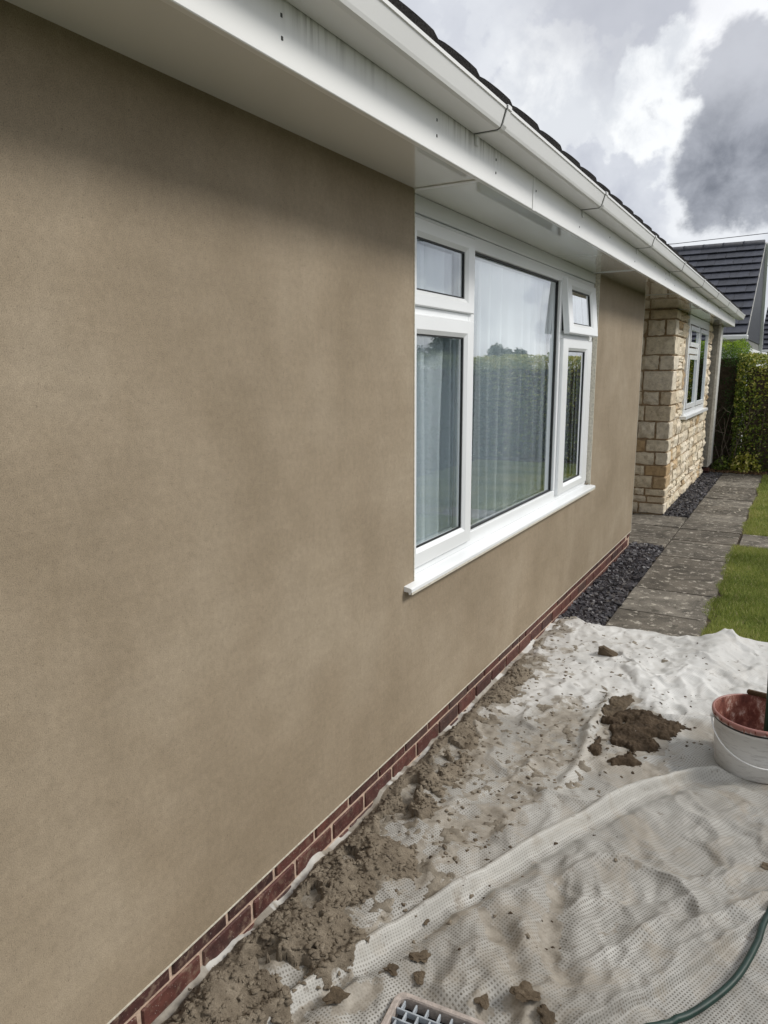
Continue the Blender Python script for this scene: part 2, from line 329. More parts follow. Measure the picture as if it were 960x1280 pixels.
def m_sheet():
    m, t, n = material('woven_dust_sheet'); pos = objco(n)
    at = n('Attribute', attribute_name='soil').outputs['Fac']
    rot = n('Mapping', {'Vector': n('Attribute', attribute_name='weave').outputs['Vector'], 'Rotation': (0, 0, R(24)), 'Scale': (1, 1, 1)}).outputs[0]
    wob = n('VectorMath', {0: rot, 1: n('VectorMath', {0: n('VectorMath', {0: noise(n, pos, 5, 2.0, 0.5, out=1), 1: (0.5, 0.5, 0.5)}, operation='SUBTRACT').outputs[0], 'Scale': 0.010}, operation='SCALE').outputs[0]}, operation='ADD').outputs[0]
    s_ = n('SeparateXYZ', {0: wob}); K = 2*math.pi/0.0100
    a = math_(n, 'SINE', math_(n, 'MULTIPLY', s_.outputs[0], K)); b = math_(n, 'SINE', math_(n, 'MULTIPLY', s_.outputs[1], K))
    hole = math_(n, 'MINIMUM', a, b)                       # high only inside the mesh openings
    holem = math_(n, 'MULTIPLY', sstep(n, hole, -0.35, 0.40), ramp(n, noise(n, pos, 3.0, 5.0, 0.65), [(0.3, 0.7), (0.62, 1.0)]))
    holem = math_(n, 'MULTIPLY', holem, sstep(n, n('SeparateXYZ', {0: pos}).outputs[0], .012, .04))
    holem = math_(n, 'MULTIPLY', holem, n('MapRange', {'Value': n('SeparateXYZ', {0: pos}).outputs[1], 'From Min': 1.9, 'From Max': 3.3, 'To Min': 1.0, 'To Max': 0.6}).outputs[0])
    y = n('SeparateXYZ', {0: pos}).outputs[1]; x = n('SeparateXYZ', {0: pos}).outputs[0]
    nn = noise(n, pos, 2.3, 5.0, 0.6)
    edge = math_(n, 'ADD', math_(n, 'ADD', y, math_(n, 'MULTIPLY', nn, 1.6)), math_(n, 'MULTIPLY', x, -0.35))
    coat = sstep(n, edge, 3.85, 4.35)                        # the far end is a coated, closed fabric
    white = ramp(n, noise(n, pos, 2.0, 5.0, 0.6), [(0.35, (0.36, 0.35, 0.325)), (0.65, (0.50, 0.49, 0.46))])
    hol = mixc(n, coat, (0.135, 0.125, 0.105), (0.53, 0.52, 0.49))
    whc = mixc(n, coat, white, (0.64, 0.635, 0.615))
    c = mixc(n, holem, whc, hol)
    g0 = sstep(n, noise(n, pos, 1.9, 6.0, 0.62, dist=0.5), 0.36, 0.60)
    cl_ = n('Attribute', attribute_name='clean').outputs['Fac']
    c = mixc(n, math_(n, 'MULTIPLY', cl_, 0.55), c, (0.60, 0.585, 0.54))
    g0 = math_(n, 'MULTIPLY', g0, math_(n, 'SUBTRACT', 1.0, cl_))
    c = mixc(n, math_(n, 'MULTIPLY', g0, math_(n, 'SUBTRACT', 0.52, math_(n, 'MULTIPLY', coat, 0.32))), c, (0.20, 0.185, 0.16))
    # worn-in dirt
    d1 = sstep(n, noise(n, pos, 4.2, 7.0, 0.68, dist=0.9), 0.47, 0.64)
    c = mixc(n, math_(n, 'MULTIPLY', d1, math_(n, 'SUBTRACT', 0.50, math_(n, 'MULTIPLY', coat, 0.32))), c, (0.31, 0.265, 0.205))
    d2 = sstep(n, noise(n, pos, 17, 7.0, 0.72), 0.60, 0.66)
    c = mixc(n, math_(n, 'MULTIPLY', d2, 0.50), c, (0.14, 0.112, 0.082))
    dn = math_(n, 'ADD', at, math_(n, 'MULTIPLY', math_(n, 'SUBTRACT', noise(n, pos, 15, 7.0, 0.68), 0.5), 1.8))
    c = mixc(n, math_(n, 'MULTIPLY', sstep(n, dn, 0.42, 0.62), 0.85), c, ramp(n, noise(n, pos, 22, 6.0, 0.65), [(0.3, (0.185, 0.158, 0.122)), (0.65, (0.36, 0.325, 0.272))]))
    h = math_(n, 'MULTIPLY', math_(n, 'SUBTRACT', 1.0, holem), math_(n, 'SUBTRACT', 1.0, math_(n, 'MULTIPLY', coat, 0.9)))
    h = math_(n, 'ADD', h, math_(n, 'MULTIPLY', noise(n, pos, 60, 4.0, 0.6), 0.8))
    nm = bump(n, h, 0.4, 0.0012)
    nm = bump(n, noise(n, pos, 9, 5.0, 0.55, dist=0.7), 0.4, 0.02, nm)
    finish(t, n, n('BsdfPrincipled', {'Base Color': c, 'Roughness': 0.62, 'Specular IOR Level': 0.35, 'Normal': nm})); return m
def m_mortar(name, a, b, c_, rough=0.9):
    m, t, n = material(name); pos = n('NewGeometry').outputs['Position']
    c = ramp(n, noise(n, pos, 16, 7.0, 0.65), [(0.3, a), (0.52, b), (0.72, c_)])
    c = mixc(n, 1.0, c, ramp(n, noise(n, pos, 260, 4.0, 0.7), [(0.3, 0.68), (0.7, 1.22)]), 'MULTIPLY')
    h = math_(n, 'ADD', noise(n, pos, 110, 6.0, 0.72), math_(n, 'MULTIPLY', noise(n, pos, 420, 3.0, 0.7), 0.25))
    nm = bump(n, h, 0.9, 0.006)
    finish(t, n, n('BsdfPrincipled', {'Base Color': c, 'Roughness': rough, 'Specular IOR Level': 0.25, 'Normal': nm})); return m
def m_leaf(name, stops, rough=0.5, trans=0.25):
    m, t, n = material(name); at = n('Attribute', attribute_name='tint').outputs['Fac']
    c = ramp(n, at, stops)
    p = n('BsdfPrincipled', {'Base Color': c, 'Roughness': rough, 'Specular IOR Level': 0.35})
    tr = n('BsdfTranslucent', {'Color': c})
    finish(t, n, n('MixShader', {0: trans, 1: p, 2: tr})); return m

M = dict(
    render=m_render(), brick=m_brick(), upvc=m_upvc(), soffit=m_upvc('glossy_white_soffit', (0.90, 0.895, 0.85), 0.12, spec=0.9),
    fascia=m_upvc('weathered_white_fascia', (0.85, 0.85, 0.83), 0.22, 0.25, True), gutter=m_upvc('white_gutter_plastic', (0.80, 0.80, 0.785), 0.25, 0.2),
    win=m_upvc('white_window_plastic', (0.86, 0.88, 0.89), 0.2, 0.35), glass=m_glass(), stone=m_stone(), slab=m_slab(), sheet=m_sheet(),
    joint=simple('brick_mortar', (0.60, 0.45, 0.35), 0.95, 0.2, 60, 0.3, (160, 0.6, 0.004)),
    stonejoint=simple('ochre_mortar', (0.40, 0.295, 0.185), 0.95, 0.2, 30, 0.4, (90, 0.8, 0.008)),
    black=simple('black_rubber', (0.012, 0.013, 0.013), 0.5), seal=simple('gutter_seal', (0.05, 0.05, 0.045), 0.7),
    bead=simple('cream_render_bead', (0.68, 0.64, 0.54), 0.6, 0.3, 90, 0.35),
    blind=simple('pale_blind_fabric', (0.84, 0.90, 0.94), 0.85, 0.2, 8, 0.12),
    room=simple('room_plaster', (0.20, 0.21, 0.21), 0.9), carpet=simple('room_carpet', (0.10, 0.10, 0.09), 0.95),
    tile=simple('dark_roof_tile', (0.035, 0.031, 0.030), 0.85, 0.3, 40, 0.5, (120, 0.8, 0.006), 0.25),
    ntile=simple('slate_grey_tile', (0.050, 0.054, 0.072), 0.55, 0.4, 9, 0.45, (40, 0.5, 0.006), 0.35),
    nclad=simple('grey_gable_render', (0.20, 0.20, 0.19), 0.85, 0.3, 3, 0.2), nwhite=simple('white_painted_wall', (0.72, 0.73, 0.73), 0.7, 0.3, 4, 0.12),
    pinkish=simple('dull_brick_edge', (0.35, 0.25, 0.23), 0.8),
    rib=simple('ribbed_grey_cladding', (0.40, 0.385, 0.35), 0.75, 0.3, 30, 0.4, (80, 0.5, 0.004)), ribedge=simple('pale_corner_trim', (0.62, 0.615, 0.58), 0.6, 0.3, 25, 0.3),
    mortar=m_mortar('wet_sand_cement', (0.135, 0.108, 0.078), (0.215, 0.178, 0.132), (0.30, 0.255, 0.195)),
    mud=m_mortar('brown_soil', (0.035, 0.024, 0.014), (0.075, 0.052, 0.032), (0.13, 0.095, 0.062)),
    clod=m_mortar('drying_brown_mortar', (0.06, 0.045, 0.03), (0.125, 0.094, 0.062), (0.19, 0.15, 0.105)),
    dry=m_mortar('dried_grey_mortar', (0.155, 0.130, 0.10), (0.25, 0.218, 0.172), (0.35, 0.31, 0.25)),
    soil=m_mortar('garden_soil', (0.045, 0.033, 0.022), (0.085, 0.065, 0.045), (0.13, 0.10, 0.07)),
    slate=simple('purple_slate_chip', (0.085, 0.078, 0.092), 0.45, 0.5, 14, 0.5, (70, 0.4, 0.003)),
    pvcgrid=simple('grey_grid_plastic', (0.42, 0.46, 0.50), 0.45, 0.5, 50, 0.35, (120, 0.3, 0.002)),
    pvcframe=simple('dusty_drain_frame', (0.46, 0.40, 0.36), 0.8, 0.3, 60, 0.35, (180, 0.7, 0.003)),
    hole=simple('drain_shaft', (0.012, 0.014, 0.018), 0.4),
    hose=simple('green_hose_rubber', (0.008, 0.034, 0.026), 0.5, 0.5, 30, 0.4, (60, 0.2, 0.002)),
    green=simple('green_handle', (0.01, 0.14, 0.07), 0.4), darkgreen=simple('dark_green_stem', (0.012, 0.05, 0.03), 0.45), wood=simple('wet_brown_wood', (0.085, 0.048, 0.02), 0.7, 0.3, 30, 0.5, (80, 0.5, 0.003)),
    bark=simple('grey_twig_bark', (0.22, 0.18, 0.14), 0.9, 0.2, 30, 0.5),
    lawn=simple('lawn_ground', (0.085, 0.12, 0.03), 0.95, 0.1, 6, 0.45, (40, 0.6, 0.02)),
    grass=m_leaf('grass_blade', [(0, (0.13, 0.175, 0.03)), (0.5, (0.35, 0.41, 0.10)), (0.85, (0.52, 0.49, 0.17)), (1, (0.60, 0.52, 0.28))], 0.6, 0.3),
    conifer=m_leaf('conifer_spray', [(0, (0.018, 0.040, 0.010)), (0.45, (0.06, 0.14, 0.016)), (1, (0.32, 0.46, 0.04))], 0.6, 0.25),
    varieg=m_leaf('variegated_leaf', [(0, (0.04, 0.065, 0.012)), (0.45, (0.19, 0.26, 0.034)), (0.8, (0.42, 0.40, 0.055)), (1, (0.72, 0.66, 0.26))], 0.4, 0.2),
    privet=m_leaf('privet_leaf', [(0, (0.02, 0.045, 0.012)), (0.6, (0.06, 0.10, 0.018)), (1, (0.20, 0.24, 0.05))], 0.45, 0.2),
    oak=m_leaf('tree_leaf', [(0, (0.015, 0.032, 0.01)), (1, (0.06, 0.09, 0.025))], 0.6, 0.2),
)

# ================================================================== THE GROUND
g = link('ground', fm('ground', [(-400, -400, -.03), (400, -400, -.03), (400, 400, -.03), (-400, 400, -.03)], [(0, 1, 2, 3)]), M['lawn']); tag(g, kind='structure')
ln = link('lawn', MB().box(0.955, 4.2, -3, 13.6, -.028, -.012).mesh('lawn'), M['lawn']); tag(ln, kind='structure')
bd = box('soil_bed', M['soil'], None, -1.2, 4.8, 13.38, 15.2, -.028, 0.004); tag(bd, kind='structure')

def slab_mesh(x0, x1, y0, y1, z=0.0, rough_right=False):
    b = MB().box(x0, x1, y0, y1, -.045, z).mesh('paving_slab', 0.005, 2)
    return b
path = empty('path', (0.6, 8, 0)); tag(path, kind='structure')
pb = box('bedding_mortar', M['soil'], path, -1.15-0.6, 0.955-0.6, -3-8, 13.45-8, -.026, -.018)
def add_slab(x0, x1, y0, y1, dz=0.0, rz=0.0):
    cx, cy = (x0+x1)/2, (y0+y1)/2
    me = slab_mesh(x0-cx, x1-cx, y0-cy, y1-cy)
    o = link('paving_slab', me, M['slab'], path); o.location = (cx-0.6, cy-8, dz); o.rotation_euler = (random.uniform(-.004, .004), random.uniform(-.004, .004), rz); return o
ys = [-3, -2.4, -1.8, -1.2, -.6, 0, .6, 1.2, 1.8, 2.4, 3.0, 3.6, 4.08, 4.68, 5.28, 5.89, 7.08, 7.80, 8.40, 9.0, 9.42, 10.0, 10.6, 11.2, 11.8, 12.4, 13.0, 13.42]
for a, b in zip(ys[:-1], ys[1:]):
    add_slab(0.305, 0.905+random.uniform(-.008, .014), a+.005, b-.005, random.uniform(-.003, .003), random.uniform(-.004, .004))
for a, b in ((7.40, 7.80), (7.80, 8.42), (8.42, 9.07)):
    add_slab(-0.31, 0.295, a+.005, b-.005, random.uniform(-.002, .002)); add_slab(-0.92, -0.32, a+.005, b-.005)
cross = empty('cross_path', (2.5, 8.1, 0)); tag(cross, kind='structure')
for k in range(5):
    x0 = 0.925+k*.6; me = slab_mesh(-.295, .295, -.295, .295); o = link('paving_slab', me, M['slab'], cross); o.location = (x0+.3-2.5, 0, random.uniform(-.002, .002))

# ================================================================== THE BUNGALOW
H = empty('bungalow', (0, 0, 0), 'long low bungalow with fresh brown render, white window, red brick base and cream stone end', 'bungalow')
ZS = 2.405           # soffit
Y0, YW = -3.0, 7.235 # rendered wall
WY0, WY1, WZ0 = 2.592, 5.505, 0.835
b = MB()
def cellbox(x0, x1, y0, y1, z0, z1): b.box(x0, x1, y0, y1, z0, z1)
# one skin: front sheet split around the opening, with reveal returns
me = bpy.data.meshes.new('rendered_wall'); bm = bmesh.new()
ysw = [Y0, WY0, WY1, YW]; zsw = [0.168, WZ0, ZS+.03]
V = {}
for i, y in enumerate(ysw):
    for j, z in enumerate(zsw):
        for k, x in enumerate((0.0, -0.25)): V[i, j, k] = bm.verts.new((x, y, z))
for k in (0, 1):
    for i in range(3):
        for j in range(2):
            if i == 1 and j == 1: continue
            q = [V[i, j, k], V[i+1, j, k], V[i+1, j+1, k], V[i, j+1, k]]
            bm.faces.new(q if k == 0 else q[::-1])
def side(a, c): bm.faces.new([V[a[0], a[1], 0], V[c[0], c[1], 0], V[c[0], c[1], 1], V[a[0], a[1], 1]])
for a, c in (((0,0),(1,0)),((1,0),(2,0)),((2,0),(3,0)),((3,0),(3,1)),((3,1),(3,2)),((3,2),(2,2)),((2,2),(2,1)),((2,1),(1,1)),((1,1),(1,2)),((1,2),(0,2)),((0,2),(0,1)),((0,1),(0,0))): side(a, c)
bmesh.ops.recalc_face_normals(bm, faces=bm.faces); bm.to_mesh(me); bm.free()
link('rendered_wall', me, M['render'], H)
# beads
box('bell_bead', M['bead'], H, -.010, .0025, Y0, YW+.002, .1635, .1675)
box('corner_bead', M['bead'], H, -.004, .002, YW-.004, YW+.003, .168, ZS-.002)
box('corner_bead', M['bead'], H, -.033, .0022, WY1-.003, WY1+.004, WZ0+.03, ZS-.002)
box('corner_bead', M['bead'], H, -.033, .0022, WY0-.003, WY0+.0015, WZ0+.03, ZS-.002)
# brick base
pl_ = link('brick_plinth', MB().box(-.24, -.0125, Y0, YW-.01, -.06, .158).mesh('brick_plinth'), M['joint'], H)
def jit_box(name, sx, sy, sz, bev, amp):
    me = MB().box(-sx/2, sx/2, -sy/2, sy/2, -sz/2, sz/2).mesh(name, bev)
    for v in me.vertices: v.co += Vector([random.uniform(-amp, amp) for _ in range(3)])
    return me
full = [jit_box('brick', .10, .2095, .0620, .003, .0012) for _ in range(6)]
half = [jit_box('brick', .10, .0970, .0620, .003, .0012) for _ in range(3)]
for me_ in full+half: me_.materials.append(M['brick'])
def brick(y, z, me_):
    o = link('brick', me_, None, pl_); o.location = (-.056+random.uniform(-.0018, .0018), y, z); o.rotation_euler = (0, 0, random.uniform(-.006, .006))
ZT = .146
for row, zc in enumerate((ZT-.0, ZT-.075, ZT-.15)):
    for k in range(-19, 27):
        y = 1.176+.225*(k+.5)+(.1125 if row % 2 else 0)
        if row % 2 and k == -19: pass
        if y > YW-.1: continue
        if row == 0 and k == 12:
            brick(y-.057, zc, half[0]); brick(y+.057, zc, half[1])
        else: brick(y, zc, random.choice(full))
    if row != 1: brick(YW-.075, zc, half[2])

# eaves ------------------------------------------------------------
YE = 13.35
joints = [Y0, -.2, 2.60, 5.44, 7.33, 9.3, 11.4, YE]
for a, c in zip(joints[:-1], joints[1:]):
    x0 = -.28 if c < 7.5 else -1.3
    o = box('soffit_panel', M['soffit'], H, x0, .272, a+.002, c-.002, ZS, ZS+.010)
    box('soffit_trim', M['upvc'], H, x0+.01, .270, c-.014, c+.014, ZS-.004, ZS-.0005, .001)
XF = .272
for a, c in ((Y0, 3.108), (3.112, 8.1), (8.104, YE)):
    box('fascia_board', M['fascia'], H, XF, XF+.019, a, c, 2.388, 2.60, .002)
box('fascia_end_cap', M['fascia'], H, .02, XF+.021, YE+.001, YE+.02, 2.39, 2.60, .002)
box('fascia_joint_strip', M['gutter'], H, XF+.0195, XF+.0215, 3.098, 3.122, 2.386, 2.55)
nb = MB()
y = -1.0
while y < 13:
    for z in ((2.44, 2.485) if random.random() < .35 else (random.uniform(2.43, 2.49),)): nb.box(XF+.017, XF+.0205, y-.0028, y+.0028, z-.004, z+.004)
    y += random.uniform(.45, .80)
o = link('nail_head', nb.mesh('nail_head'), M['seal'], H); tag(o, kind='stuff')
gut = empty('gutter', (0, 0, 0), parent=H)
def gprof(e=0.0):
    xb, xc, xt, zb, zt = .293, .383, .4075, 2.519, 2.588
    out = [(xb, zt+.01), (xb, zb-e), (xc-.006, zb-e), (xc+.004, zb+.005-e*.5), (xc+.008+e, zb+.014), (xt-.003+e, zt-.012), (xt+.001+e, zt-.010), (xt+.001+e, zt+e)]
    inn = [(xt-.006, zt+e), (xt-.007, zt-.010), (xc+.002, zb+.014), (xc-.006, zb+.004), (xb+.003, zb+.004), (xb+.003, zt+.01)]
    return out+inn
br = [2.48+1.392*k for k in range(-4, 9)]
br = [v for v in br if v < 13.4]
ends = [Y0]+br+[13.72]
for a, c in zip(ends[:-1], ends[1:]):
    link('gutter_run', MB().prism_y(gprof(), a+.001, c-.001).mesh('gutter_run'), M['gutter'], gut)
for v in br:
    link('joint_seal', MB().prism_y(gprof(.0015), v-.018, v-.013).mesh('joint_seal'), M['seal'], gut)
    link('gutter_bracket', MB().prism_y(gprof(.0045), v-.012, v+.022).mesh('gutter_bracket', .001), M['gutter'], gut)
    box('bracket_foot', M['gutter'], gut, .2915, .300, v-.006, v+.012, 2.485, 2.516, .001)
link('stop_end', MB().prism_y([(.2925, 2.60), (.2925, 2.512), (.388, 2.512), (.416, 2.594), (.40, 2.60)], 13.72, 13.732).mesh('stop_end'), M['gutter'], gut)
# roof
roof = link('roof', MB().prism_y([(.30, 2.605), (.30, 2.625), (-4.2, 4.93), (-8.7, 2.62), (-8.7, 2.60), (-4.2, 4.90)], Y0, YE+.05).mesh('roof'), M['tile'], H)
def tile_mesh():
    # an interlocking tile: bulged, thicker towards its far edge, 0.302 wide
    xs = np.linspace(-.151, .153, 9); v = []; f = []
    for x_ in (0, -.40):
        for y_ in xs:
            u_ = (y_+.151)/.304; h = .030+.006*u_+.006*math.sin(u_*math.pi)**.5 - (.006 if u_ > .97 else 0)
            v.append((x_, y_, h))
        for y_ in xs: v.append((x_, y_, -.004))
    k = 9
    for i in range(k-1):
        f += [(i, i+1, 2*k+i+1, 2*k+i), (k+i, 3*k+i, 3*k+i+1, k+i+1), (i, k+i, k+i+1, i+1), (2*k+i, 2*k+i+1, 3*k+i+1, 3*k+i)]
    f += [(0, 2*k, 3*k, k), (k-1, 2*k-1, 4*k-1, 3*k-1)]
    me = fm('roof_tile', v, f); bm = bmesh.new(); bm.from_mesh(me); bmesh.ops.recalc_face_normals(bm, faces=bm.faces); bm.to_mesh(me); bm.free()
    me.materials.append(M['tile']); return me
tm = tile_mesh(); pit = math.atan2(2.305, 4.5)
for row in range(3):
    k = 0; y = 2.02-.302*16-.15+(.15 if row % 2 else 0)
    while y < YE:
        o = link('roof_tile', tm, None, roof)
        d = row*.34; o.location = (.355-d*math.cos(pit), y, 2.612+d*math.sin(pit)+random.uniform(-.001, .002)); o.rotation_euler = (0, pit, random.uniform(-.004, .004))
        y += .302

# window ----------------------------------------------------------
WN = empty('window', (0, 0, 0), parent=H); tag(WN, 'wide white window of two side columns and one big pane, its small right vent open')
def bar(name, y0, y1, z0, z1, x0=-.105, x1=-.035, bev=.003, mat='win'): return box(name, M[mat], WN, x0, x1, y0, y1, z0, z1, bev)
ZH = 2.335
bar('head_board', WY0+.001, WY1-.001, ZH+.002, ZS-.001, -.20, -.030)
bar('window_frame', WY0+.002, WY1-.002, 2.275, ZH)                      # head
bar('window_frame', WY0+.002, WY1-.002, .868, .940)                     # bottom rail
bar('window_frame', WY0+.002, 2.65, .9405, 2.2745); bar('window_frame', 5.44, WY1-.002, .9405, 2.2745)
bar('mullion', 3.205, 3.275, .9405, 2.2745); bar('mullion', 4.665, 4.765, .9405, 2.2745)
bar('transom', 2.6505, 3.2045, 1.93, 1.985); bar('transom', 4.7655, 5.4395, 1.92, 1.975)
def sash(name, y0, y1, z0, z1, oy0, oy1, oz0, oz1, x1, x0, pivot=None):
    """sash ring with a chamfered inner edge; one mesh"""
    v = []; f = []
    loops = [((y0, y1, z0, z1), x0), ((y0, y1, z0, z1), x1-.004), ((y0+.004, y1-.004, z0+.004, z1-.004), x1), ((oy0-.018, oy1+.018, oz0-.018, oz1+.018), x1), ((oy0, oy1, oz0, oz1), x1-.012), ((oy0, oy1, oz0, oz1), x0)]
    for (a, b_, c, d), x in loops: v += [(x, a, c), (x, b_, c), (x, b_, d), (x, a, d)]
    L = len(loops)
    for i in range(L):
        i2 = (i+1) % L
        for j in range(4): f.append((i*4+j, i*4+(j+1) % 4, i2*4+(j+1) % 4, i2*4+j))
    me = fm(name, v, f); bm = bmesh.new(); bm.from_mesh(me); bmesh.ops.recalc_face_normals(bm, faces=bm.faces); bm.to_mesh(me); bm.free()
    o = link(name, me, M['win'], WN)
    g_ = MB()
    t_ = .007
    g_.box(x1-.024, x1-.0155, oy0-.004, oy0+t_, oz0, oz1).box(x1-.024, x1-.0155, oy1-t_, oy1+.004, oz0, oz1).box(x1-.024, x1-.0155, oy0+t_, oy1-t_, oz0-.004, oz0+t_).box(x1-.024, x1-.0155, oy0+t_, oy1-t_, oz1-t_, oz1+.004)
    gk = link('gasket', g_.mesh('gasket'), M['black'], WN)
    pn_ = link('glass_pane', MB().box(x1-.045, x1-.021, oy0-.004, oy1+.004, oz0-.004, oz1+.004).mesh('glass_pane'), M['glass'], WN)
    for ob in (o, gk, pn_):
        if pivot:
            py, pz, an = pivot   # hinge line at height pz, swing outwards
            ob.matrix_local = Matrix.Translation((-.03, 0, pz)) @ Matrix.Rotation(-an, 4, 'Y') @ Matrix.Translation((.03, 0, -pz))
    return o
sash('sash', 2.606, 3.236, 1.985, 2.318, 2.665, 3.147, 2.047, 2.250, -.018, -.060)
sash('sash', 2.606, 3.236, .905, 1.953, 2.665, 3.147, .985, 1.877, -.018, -.060)
sash('sash', 4.700, 5.432, .905, 1.928, 4.835, 5.285, .965, 1.852, -.014, -.050)
sash('sash', 4.700, 5.432, 1.955, 2.300, 4.815, 5.300, 2.020, 2.238, -.008, -.048, pivot=(0, 2.298, R(5.5)))
# fixed middle light
g_ = MB(); oy0, oy1, oz0, oz1 = 3.275, 4.665, .940, 2.275
g_.box(-.066, -.052, oy0, oy0+.010, oz0, oz1).box(-.066, -.052, oy1-.010, oy1, oz0, oz1).box(-.066, -.052, oy0+.01, oy1-.01, oz0, oz0+.010).box(-.066, -.052, oy0+.01, oy1-.01, oz1-.010, oz1)
link('gasket', g_.mesh('gasket'), M['black'], WN)
link('glass_pane', MB().box(-.084, -.060, oy0-.002, oy1+.002, oz0-.002, oz1+.002).mesh('glass_pane'), M['glass'], WN)
# sill
link('sill', MB().prism_y([(-.034, .868), (-.034, .872), (.028, .862), (.036, .858), (.036, .843), (.031, .843), (.029, .834), (.022, .834), (.020, .843), (-.034, .846)], WY0-.088, 5.530).mesh('sill', .0012), M['win'], WN)
box('sill_nose', M['bead'], WN, .0295, .0358, WY0-.086, 5.528, .8335, .8425)
box('debris_strip', M['mortar'], WN, -.033, -.012, 5.472, 5.500, .870, .882, .003)
box('vent_stay', M['black'], WN, -.036, -.010, 4.72, 4.735, 1.975, 2.25)

# room behind the glass
rm = MB()
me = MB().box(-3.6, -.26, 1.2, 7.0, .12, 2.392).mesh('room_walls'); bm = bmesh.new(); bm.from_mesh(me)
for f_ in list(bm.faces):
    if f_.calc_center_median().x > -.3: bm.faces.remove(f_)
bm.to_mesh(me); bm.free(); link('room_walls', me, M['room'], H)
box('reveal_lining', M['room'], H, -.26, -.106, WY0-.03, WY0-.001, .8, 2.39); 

# net curtain
def curtain(name, y0, y1, label, ph):
    ny = int((y1-y0)/.006); nz = 12; Y = np.linspace(y0, y1, ny); Zc = np.linspace(2.318, .905, nz); YY, ZZ = np.meshgrid(Y, Zc)
    w_ = fbm(YY*3.0+ph, ZZ*.25, 401, 3)*9+YY*2*np.pi/.150
    X = -.130+.028*np.sin(w_)+.007*np.sin(w_*2.3+1)+.010*(fbm(YY*4, ZZ*.8, 403, 2)-.5)
    ZZ = ZZ+.006*np.sin(w_)*(ZZ < .95)
    id_ = np.arange(X.size).reshape(X.shape); q = np.stack([id_[:-1, :-1], id_[:-1, 1:], id_[1:, 1:], id_[1:, :-1]], -1).reshape(-1, 4)
    co = np.stack([X, YY, ZZ], -1).reshape(-1, 3)-np.array([-.130, (y0+y1)/2, 2.33])
    o = link(name, np_mesh(name, co, q), M['net'], None, True); o.location = (-.130, (y0+y1)/2, 2.33); return tag(o, label, 'net curtain')
m, t, n = material('net_curtain_fabric'); co = objco(n)
hem = n('MapRange', {'Value': n('SeparateXYZ', {0: co}).outputs[2], 'From Min': -1.36, 'From Max': -1.35}).outputs[0]
p = n('BsdfDiffuse', {'Color': (0.84, 0.92, 0.98, 1)}); tl_ = n('BsdfTranslucent', {'Color': (0.75, 0.82, 0.87, 1)}); tp = n('BsdfTransparent')
mm = n('MixShader', {0: 0.16, 1: p, 2: tl_}); finish(t, n, n('MixShader', {0: 0.06, 1: mm, 2: tp})); M['net'] = m
curtain('net_curtain', 2.58, 3.20, 'short pale net curtain in the left column of the big window', 0.0)
curtain('net_curtain', 3.50, 5.30, 'wide pale pleated net curtain behind the big middle pane', 4.0)

# stone end -----------------------------------------------------------
SY0, SY1 = 9.085, 12.98
sw = MB(); sw.box(-.30, -.004, 9.10, SY1, -.04, ZS+.02); sw.box(-1.25, -.30, 9.10, 9.35, -.04, ZS+.02)
SWL = link('stone_wall', sw.mesh('stone_wall'), M['stonejoint'], H)
def stone_mesh(sx, sy, sz, rough=.012, face='+x'):
    """block whose face is a 4x4 displaced grid with rounded-in rim; built facing +x, centre at back plane"""
    N_ = 5; v = []; f = []
    ph = random.random()*50
    for i in range(N_):
        for j in range(N_):
            u_ = i/(N_-1); w_ = j/(N_-1)
            rim = (i in (0, N_-1)) + (j in (0, N_-1))
            y_ = (u_-.5)*sy; z_ = (w_-.5)*sz
            if 0 < i < N_-1: y_ += random.uniform(-.04, .04)*sy
            if 0 < j < N_-1: z_ += random.uniform(-.04, .04)*sz
            if rim: y_ += random.uniform(-.008, .006)*(1 if i else -1); z_ += random.uniform(-.008, .006)*(1 if j else -1)
            x_ = sx + (random.uniform(-rough, rough) if rim == 0 else -.008-.006*(rim-1)+random.uniform(-.004, .004))
            v.append((x_, y_, z_))
    for i in range(N_-1):
        for j in range(N_-1): f.append((i*N_+j, (i+1)*N_+j, (i+1)*N_+j+1, i*N_+j+1))
    ring = [(i, 0) for i in range(N_)]+[(N_-1, j) for j in range(1, N_)]+[(i, N_-1) for i in range(N_-2, -1, -1)]+[(0, j) for j in range(N_-2, 0, -1)]
    b0 = len(v)
    for i, j in ring: p = v[i*N_+j]; v.append((-.02, p[1]*.995, p[2]*.995))
    k = len(ring)
    for q in range(k):
        a = ring[q]; c = ring[(q+1) % k]; f.append((a[0]*N_+a[1], b0+q, b0+(q+1) % k, c[0]*N_+c[1]))
    me = fm('stone', v, f); me.materials.append(M['stone']); return me
